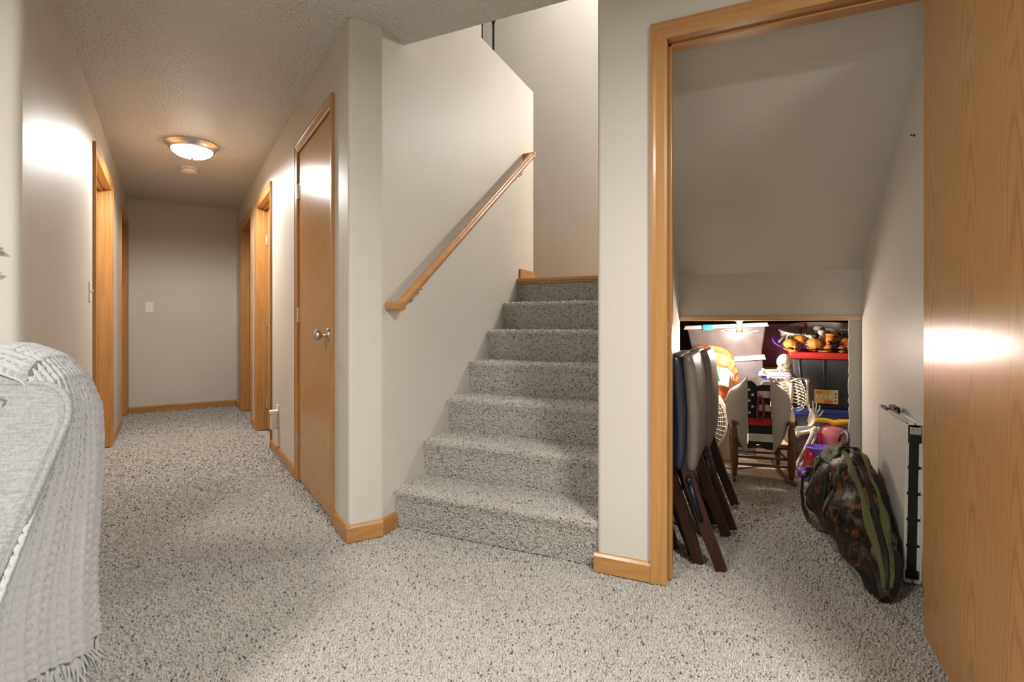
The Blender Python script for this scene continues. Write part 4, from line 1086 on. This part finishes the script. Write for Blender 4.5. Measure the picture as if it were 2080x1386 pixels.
# ================================================================== folded table
TABW = plain('blow_moulded_white', (.66, .64, .60), .45, bump_s=(400, .15, .0008))
tb = thing('folding_table', 'white folded plastic table with carry handle leaning on the closet wall', 'table', (.497, 2.33, .0), (0, math.radians(1.0), 0))
TW, TL, TH = .026, .455, .592
for k, x0 in enumerate((0.0, TW + .004)):
    # shell: panel plus rim
    m = MB().box((x0 + (0 if k == 0 else TW - .007), 0, .004), (x0 + (.007 if k == 0 else TW), TL, TH))
    m.box((x0, 0, TH - .012), (x0 + TW, TL, TH)); m.box((x0, TL - .012, .004), (x0 + TW, TL, TH - .012)); m.box((x0, 0, .004), (x0 + TW, TL, .016))
    m.build('table_half', TABW, tb, bevel=.0025)
    for z0 in np.arange(.05, .50, .095):
        MB().box((x0 + (.006 if k == 0 else TW - .016), .001, z0), (x0 + (.0105 if k == 0 else TW - .006), .02, z0 + .085)).build('rim_block', TABW, tb, bevel=.003)
MB().box((.009, .006, .02), (.047, .040, .545)).build('leg_frame_dark_hollow', BLACKM, tb, bevel=.004)  # leg frame widened to a black block that paints in the dark hollow
MB().box((.012, .004, .545), (.046, .030, .572)).build('hinge_bracket', STEEL, tb, bevel=.002)
MB().tube([(.013, .05, .08), (.028, .045, .30), (.028, .045, .52)], .010, 10).build('leg_tube', BLACKM, tb, smooth='all')
MB().tube([(.020, .20, TH), (.018, .205, TH + .010), (.018, .24, TH + .014), (.018, .30, TH + .014), (.018, .335, TH + .010), (.020, .34, TH)], .0055, 8).box((.008, .225, TH + .008), (.028, .315, TH + .020)).box((-.004, .30, TH - .004), (.010, .40, TH + .004)).build('carry_handle', BLACKM, tb, smooth=True)
# small hook on the wall
t = thing('wall_hook', 'tiny dark hook high on the closet wall', 'hook', (.555, 2.431, 1.663))
MB().lathe([(0, 0), (.006, 0), (.005, .003), (0, .003)], 10, Matrix.Rotation(-PI / 2, 4, 'Y')).build('plate', BLACKM, t)
MB().tube([(-.002, 0, 0), (-.012, -.002, 0), (-.014, -.008, .004)], .0018, 6).build('pin', BLACKM, t)

# ================================================================== camouflage duffel bag
CAMO, nt, b = new_mat('camouflage_cloth')
v = coords(nt)
n1 = noise(nt, v, 7, 4, .55, 1.2); n2 = noise(nt, coords(nt, (1, 1, 1.3)), 12, 6, .68, 1.0); n3 = noise(nt, coords(nt, (1.5, .5, .5)), 26, 4, .6, 1.5)
c1 = ramp(nt, n1.outputs['Fac'], [(.36, (.006, .005, .004)), (.46, (.030, .019, .013)), (.54, (.010, .008, .006)), (.68, (.12, .105, .08))])
c2 = ramp(nt, n2.outputs['Fac'], [(.50, (.03, .014, .006)), (.57, (.12, .045, .014)), (.62, (.20, .085, .03)), (.70, (.08, .03, .010))])
f2 = ramp(nt, n2.outputs['Fac'], [(.53, (0, 0, 0)), (.58, (1, 1, 1))])
c3 = ramp(nt, n3.outputs['Fac'], [(.62, (0, 0, 0)), (.70, (1, 1, 1))])
nt.links.new(mixc(nt, c3, mixc(nt, f2, c1, c2), (.05, .038, .028)), b.inputs['Base Color'])
b.inputs['Roughness'].default_value = .5; b.inputs['Specular IOR Level'].default_value = .25
bump(nt, b, noise(nt, v, 18, 4, .6, 1.0).outputs['Fac'], .6, .012)
CAMOG, nt, b = new_mat('green_camouflage_cloth')
n1 = noise(nt, coords(nt), 24, 3, .5, 1.0)
nt.links.new(ramp(nt, n1.outputs['Fac'], [(.42, (.035, .045, .022)), (.48, (.13, .15, .075)), (.58, (.20, .21, .13)), (.66, (.06, .05, .03))]), b.inputs['Base Color'])
b.inputs['Roughness'].default_value = .8
OLIVE = fabric('olive_webbing', (.115, .125, .05), 500, .15, .5); DOLIVE = fabric('dark_olive_webbing', (.045, .048, .025), 500, .15, .5)
BLKW = plain('black_webbing', (.012, .012, .012), .6)
dz = thing('duffel_bag', 'camouflage duffel bag with olive straps standing on the closet carpet', 'bag', (.40, 2.62, 0))
KY = [2.135, 2.17, 2.22, 2.30, 2.45, 2.65, 2.80, 2.95, 3.05, 3.11]
KXL = [.388, .372, .355, .338, .310, .280, .255, .238, .262, .31]
KXR = [.425, .448, .462, .470, .470, .468, .465, .455, .425, .37]
KH = [.030, .085, .135, .190, .300, .385, .392, .345, .245, .11]
def bag_pt(yv, ang, off=0.0):
    xl, xr, H = np.interp(yv, KY, KXL), np.interp(yv, KY, KXR), np.interp(yv, KY, KH)
    ca, sa = math.cos(ang), math.sin(ang)
    ex = .75
    x = math.copysign(abs(ca) ** ex, ca); z = math.copysign(abs(sa) ** ex, sa)
    wd = (xr - xl) / 2
    zz = H / 2 + z * H / 2
    xx = (xl + xr) / 2 + x * wd * (1.0 - .40 * max(0, zz / H - .5)) + wd * .42 * (zz / H) ** 1.5 - wd * .12
    xx = min(xx, .478)
    r = .006 * math.sin(13 * ang + 40 * yv) * (1 if sa > -.3 else 0) + .010 * math.sin(5 * ang - 23 * yv)
    k = 1 if H > .1 else .3
    return Vector((xx - .40 + ca * (off + r * k), yv - 2.62, max(.003, zz + sa * (off + r * k * .6))))
def bagf(u, v):
    yv = KY[0] + (KY[-1] - KY[0]) * (v - .06 * math.sin(2 * PI * v))
    return tuple(bag_pt(yv, 2 * PI * u))
m = MB().grid(bagf, 56, 60, closed_u=True)
m.add([tuple(bag_pt(KY[0], 2 * PI * i / 56)) for i in range(56)], [tuple(range(55, -1, -1))]).add([tuple(bag_pt(KY[-1], 2 * PI * i / 56)) for i in range(56)], [tuple(range(56))])
m.build('bag_body', CAMO, dz, smooth='all', weld=True)
def strap(nm, mat, ang, wid, y0, y1, off=.005, n=30, parent=dz, th=.003):
    def fn(u, v):
        yv = y0 + (y1 - y0) * v
        a = ang(v) if callable(ang) else ang
        return tuple(bag_pt(yv, a + (u - .5) * wid / max(.09, np.interp(yv, KY, KH) * .5), off))
    o = MB().grid(fn, 5, n).build(nm, mat, parent, smooth='all')
    so = o.modifiers.new('t', 'SOLIDIFY'); so.thickness = th; so.offset = 0
    return o
RIDGE = PI / 2 + .06
strap('zipper', BLKW, RIDGE - .02, .016, 2.14, 2.84, .006)
strap('zipper_tape', OLIVE, lambda v: RIDGE + .24 + .10 * (1 - v), .036, 2.145, 2.85, .004)
strap('zipper_tape', OLIVE, lambda v: RIDGE - .28 - .10 * (1 - v), .036, 2.145, 2.85, .004)
def endcap(u, v):
    yv = 2.137 + .11 * v; a = RIDGE - .5 + (u - .5) * 2.0
    return tuple(bag_pt(yv, a, .0045))
MB().grid(endcap, 12, 8).build('end_panel', BLKW, dz, smooth='all')
def cross(nm, mat, yv, a0, a1, wd, off=.005):
    o = MB().grid(lambda u, v: tuple(bag_pt(yv(v) + (u - .5) * wd if callable(yv) else yv + (u - .5) * wd, a0 + (a1 - a0) * v, off)), 4, 24).build(nm, mat, dz, smooth='all')
    so = o.modifiers.new('t', 'SOLIDIFY'); so.thickness = .003; return o
cross('side_strap', DOLIVE, 2.60, PI * .62, PI * 1.08, .030)
cross('side_strap', DOLIVE, 2.90, PI * .55, PI * 1.08, .030)
# green camouflage flap near the top
def flapf(u, v):
    return tuple(bag_pt(2.73 + .20 * u, PI * .52 + .95 * v, .009 + .008 * math.sin(8 * u + 5 * v)))
o = MB().grid(flapf, 14, 14).build('pocket_flap', CAMOG, dz, smooth='all'); so = o.modifiers.new('t', 'SOLIDIFY'); so.thickness = .004
# carry handle on top
hq = bag_pt(2.80, RIDGE, 0)
MB().tube([hq + Vector((-.012, .10, -.005)), hq + Vector((-.002, .10, .028)), hq + Vector((.008, .06, .046)), hq + Vector((.010, .0, .042)), hq + Vector((.006, -.045, .024)), hq + Vector((.0, -.06, -.006))], .010, 8, flat=(.5, 1.4)).build('carry_handle', BLKW, dz, smooth='all')
cross('handle_strap', BLKW, 2.735, RIDGE - .5, RIDGE + .55, .034, .008)
# shoulder strap looping on the floor
sp_pts = [bag_pt(2.98, PI * .97, .006), Vector((-.172, .36, .20)), Vector((-.180, .34, .12)), Vector((-.176, .31, .05)), Vector((-.160, .25, .012)), Vector((-.128, .16, .010)), Vector((-.098, .09, .030)), bag_pt(2.66, PI * 1.02, .008), bag_pt(2.66, PI * .85, .008)]
def ribbon(nm, pts, w, mat, axis, parent):
    m = MB(); vs = []
    for q in pts: vs += [tuple(Vector(q) - Vector(axis) * w / 2), tuple(Vector(q) + Vector(axis) * w / 2)]
    m.add(vs, [(2 * i, 2 * i + 1, 2 * i + 3, 2 * i + 2) for i in range(len(pts) - 1)])
    o = m.build(nm, mat, parent, smooth='all'); so = o.modifiers.new('t', 'SOLIDIFY'); so.thickness = .003; return o
ribbon('shoulder_strap', sp_pts, .042, DOLIVE, (.35, .80, .25), dz)
for q in (bag_pt(2.62, PI * .86, .012), bag_pt(2.98, PI * .95, .012)):
    MB().tube([q + Vector((0, -.016, -.012)), q + Vector((0, .016, -.012)), q + Vector((0, .016, .012)), q + Vector((0, -.016, .012))], .0025, 6, closed=True).build('buckle', STEEL if q.y < .1 else BLKW, dz, smooth='all')
MB().box(bag_pt(3.0, PI * .90, .01) + Vector((-.015, -.018, -.02)), bag_pt(3.0, PI * .90, .01) + Vector((.012, .018, .02))).build('strap_clip', BLKW, dz, bevel=.004)

# ================================================================== carpet pile (uncountable)
def inside(poly, X, Y):
    r = np.zeros(X.shape, bool); n = len(poly)
    for i in range(n):
        x0, y0 = poly[i]; x1, y1 = poly[(i + 1) % n]
        c = ((y0 > Y) != (y1 > Y)) & (X < (x1 - x0) * (Y - y0) / (y1 - y0 + 1e-12) + x0)
        r ^= c
    return r
def pile_mesh(P, U, A, size, hgt):
    """P roots (n,3), U up vectors, A random tangent, arrays; returns verts, quads/tris arrays"""
    n = len(P)
    Bt = np.cross(U, A)
    th = rng.uniform(0, 2 * np.pi, n)
    q = P[:, 0] * 1.0 + P[:, 2] * .7; r_ = P[:, 1] + P[:, 2] * .6
    cl = np.sin(q * 310 + 2.1 * np.sin(r_ * 190)) + np.sin(r_ * 270 + 2.3 * np.sin(q * 230)) + .8 * np.sin((q + r_) * 140)
    lean_a = cl * 2.2 + rng.uniform(-.9, .9, n); lean = rng.uniform(.5, 1.3, n)[:, None] * size[:, None] * 1.25
    hgt = hgt * (1 + .22 * np.sin(cl * 2.7 + 1)) * rng.uniform(.8, 1.3, n)
    L = (np.cos(lean_a)[:, None] * A + np.sin(lean_a)[:, None] * Bt) * lean
    V = np.empty((n, 7, 3))
    for k in range(3):
        a = th + 2 * np.pi * k / 3
        d = np.cos(a)[:, None] * A + np.sin(a)[:, None] * Bt
        V[:, k] = P + d * size[:, None] * .50 - U * .004
        V[:, 3 + k] = P + L * .55 + d * size[:, None] * .62 + U * (hgt * .62)[:, None]
    V[:, 6] = P + L + U * hgt[:, None]
    base = (np.arange(n) * 7)[:, None]
    q = np.array([[0, 1, 4, 3], [1, 2, 5, 4], [2, 0, 3, 5]]); tr = np.array([[3, 4, 6], [4, 5, 6], [5, 3, 6]])
    Q = (base[:, None, :] + q[None]).reshape(-1, 4); T = (base[:, None, :] + tr[None]).reshape(-1, 3)
    return V.reshape(-1, 3), Q, T
def pile_object(name, P, U, A, size, hgt, parent=None, origin=(0, 0, 0)):
    sh = rng.uniform(0, 1, len(P)); size = np.where(sh > .93, size * .68, size)
    V, Q, T = pile_mesh(P - np.array(origin), U, A, size, hgt)
    me = D.meshes.new(name)
    nl = Q.size + T.size; npoly = len(Q) + len(T)
    me.vertices.add(len(V)); me.vertices.foreach_set('co', V.ravel())
    me.loops.add(nl); me.polygons.add(npoly)
    me.loops.foreach_set('vertex_index', np.concatenate([Q.ravel(), T.ravel()]).astype(np.int32))
    me.polygons.foreach_set('loop_start', np.concatenate([np.arange(len(Q)) * 4, Q.size + np.arange(len(T)) * 3]).astype(np.int32))
    me.update(calc_edges=True)
    at = me.attributes.new('shade', 'FLOAT', 'POINT')
    at.data.foreach_set('value', np.repeat(sh, 7).astype(np.float32))
    me.polygons.foreach_set('use_smooth', np.ones(npoly, bool))
    me.materials.append(PILE)
    o = put(name, me, parent); o['kind'] = 'stuff'
    return o
def floor_roots(x0, x1, y0, y1, step):
    nx, ny = int((x1 - x0) / step), int((y1 - y0) / step)
    X, Y = np.meshgrid(x0 + (np.arange(nx) + .5) * step, y0 + (np.arange(ny) + .5) * step)
    X = (X + rng.uniform(-.48, .48, X.shape) * step).ravel(); Y = (Y + rng.uniform(-.48, .48, Y.shape) * step).ravel()
    return X, Y
cy_, sy_ = math.cos(YAW), math.sin(YAW)
def in_view(X, Y, pad=.12):
    lat = X * cy_ + Y * sy_; dep = -X * sy_ + Y * cy_
    u = lat / np.maximum(dep, .05)
    return (dep > 1.15) & (u > -1.0 - pad) & (u < 1.0 + pad), dep
parts = []
CLOS = [(-.43, 1.9), (.555, 1.9), (.555, 3.585), (-.43, 3.585)]
for d0, d1, step in ((0, 2.0, .0075), (2.0, 3.2, .0095), (3.2, 4.6, .0125), (4.6, 9, .017)):
    X, Y = floor_roots(-7.2, 1.6, .2, 4.6, step)
    ok, dep = in_view(X, Y)
    ok &= (dep >= d0) & (dep < d1)
    X, Y = X[ok], Y[ok]
    ok = inside(ROOM, X, Y) & ~((Y > 1.955) & (X > -.545)) | inside(CLOS, X, Y)
    ok &= ~((Y > 1.945) & (Y < 2.075) & ((X < -.30) & (X > -.545)))
    X, Y = X[ok], Y[ok]; n = len(X)
    parts.append((np.stack([X, Y, np.full(n, -.010)], 1), np.full(n, step)))
P = np.concatenate([q for q, _ in parts]); st_ = np.concatenate([q for _, q in parts]); n = len(P)
o = pile_object('carpet_pile', P, np.tile([0., 0, 1], (n, 1)), np.tile([1., 0, 0], (n, 1)), st_ * rng.uniform(.75, 1.15, n), .0095 * rng.uniform(.7, 1.25, n) * (st_ / .0095) ** .35, floor)
# stairs: sample the step outlines
PP, UU, SS = [], [], []
for k in range(6):
    pr = step_profile(k); pr = pr[:-1]
    pr = pr[:-1] + [(NOSE0 + RUN * (k + 1) + .02, RISE * (k + 1))]
    if k == 5: pr[-1] = (NOSE0 + RUN * 6 + .02, RISE * 6)
    step = .0085 if k < 3 else .0105
    for (y0, z0), (y1, z1) in zip(pr, pr[1:]):
        L = math.hypot(y1 - y0, z1 - z0); cnt = max(1, int(round(L * .973 / step ** 2)))
        f_ = rng.uniform(0, 1, cnt); X = rng.uniform(SX0 + .013, SX1 - .013, cnt)
        ny, nz = -(z1 - z0) / L, (y1 - y0) / L
        PP.append(np.stack([X, y0 + (y1 - y0) * f_, z0 + (z1 - z0) * f_], 1)); UU.append(np.tile([0, ny, nz], (cnt, 1))); SS.append(np.full(cnt, step))
cnt = 1500
PP.append(np.stack([rng.uniform(SX0 + .013, SX1 - .013, cnt), np.full(cnt, NOSE0 + RUN * 6 + .02), rng.uniform(RISE * 6, RISE * 7 - .03, cnt)], 1)); UU.append(np.tile([0., -1, 0], (cnt, 1))); SS.append(np.full(cnt, .0105))
P = np.concatenate(PP); U = np.concatenate(UU); st_ = np.concatenate(SS); n = len(P)
P = P - U * .004
pile_object('carpet_pile', P, U, np.tile([1., 0, 0], (n, 1)), st_ * rng.uniform(.7, 1.1, n), .0085 * rng.uniform(.7, 1.2, n), stairs, origin=tuple(stairs.location))
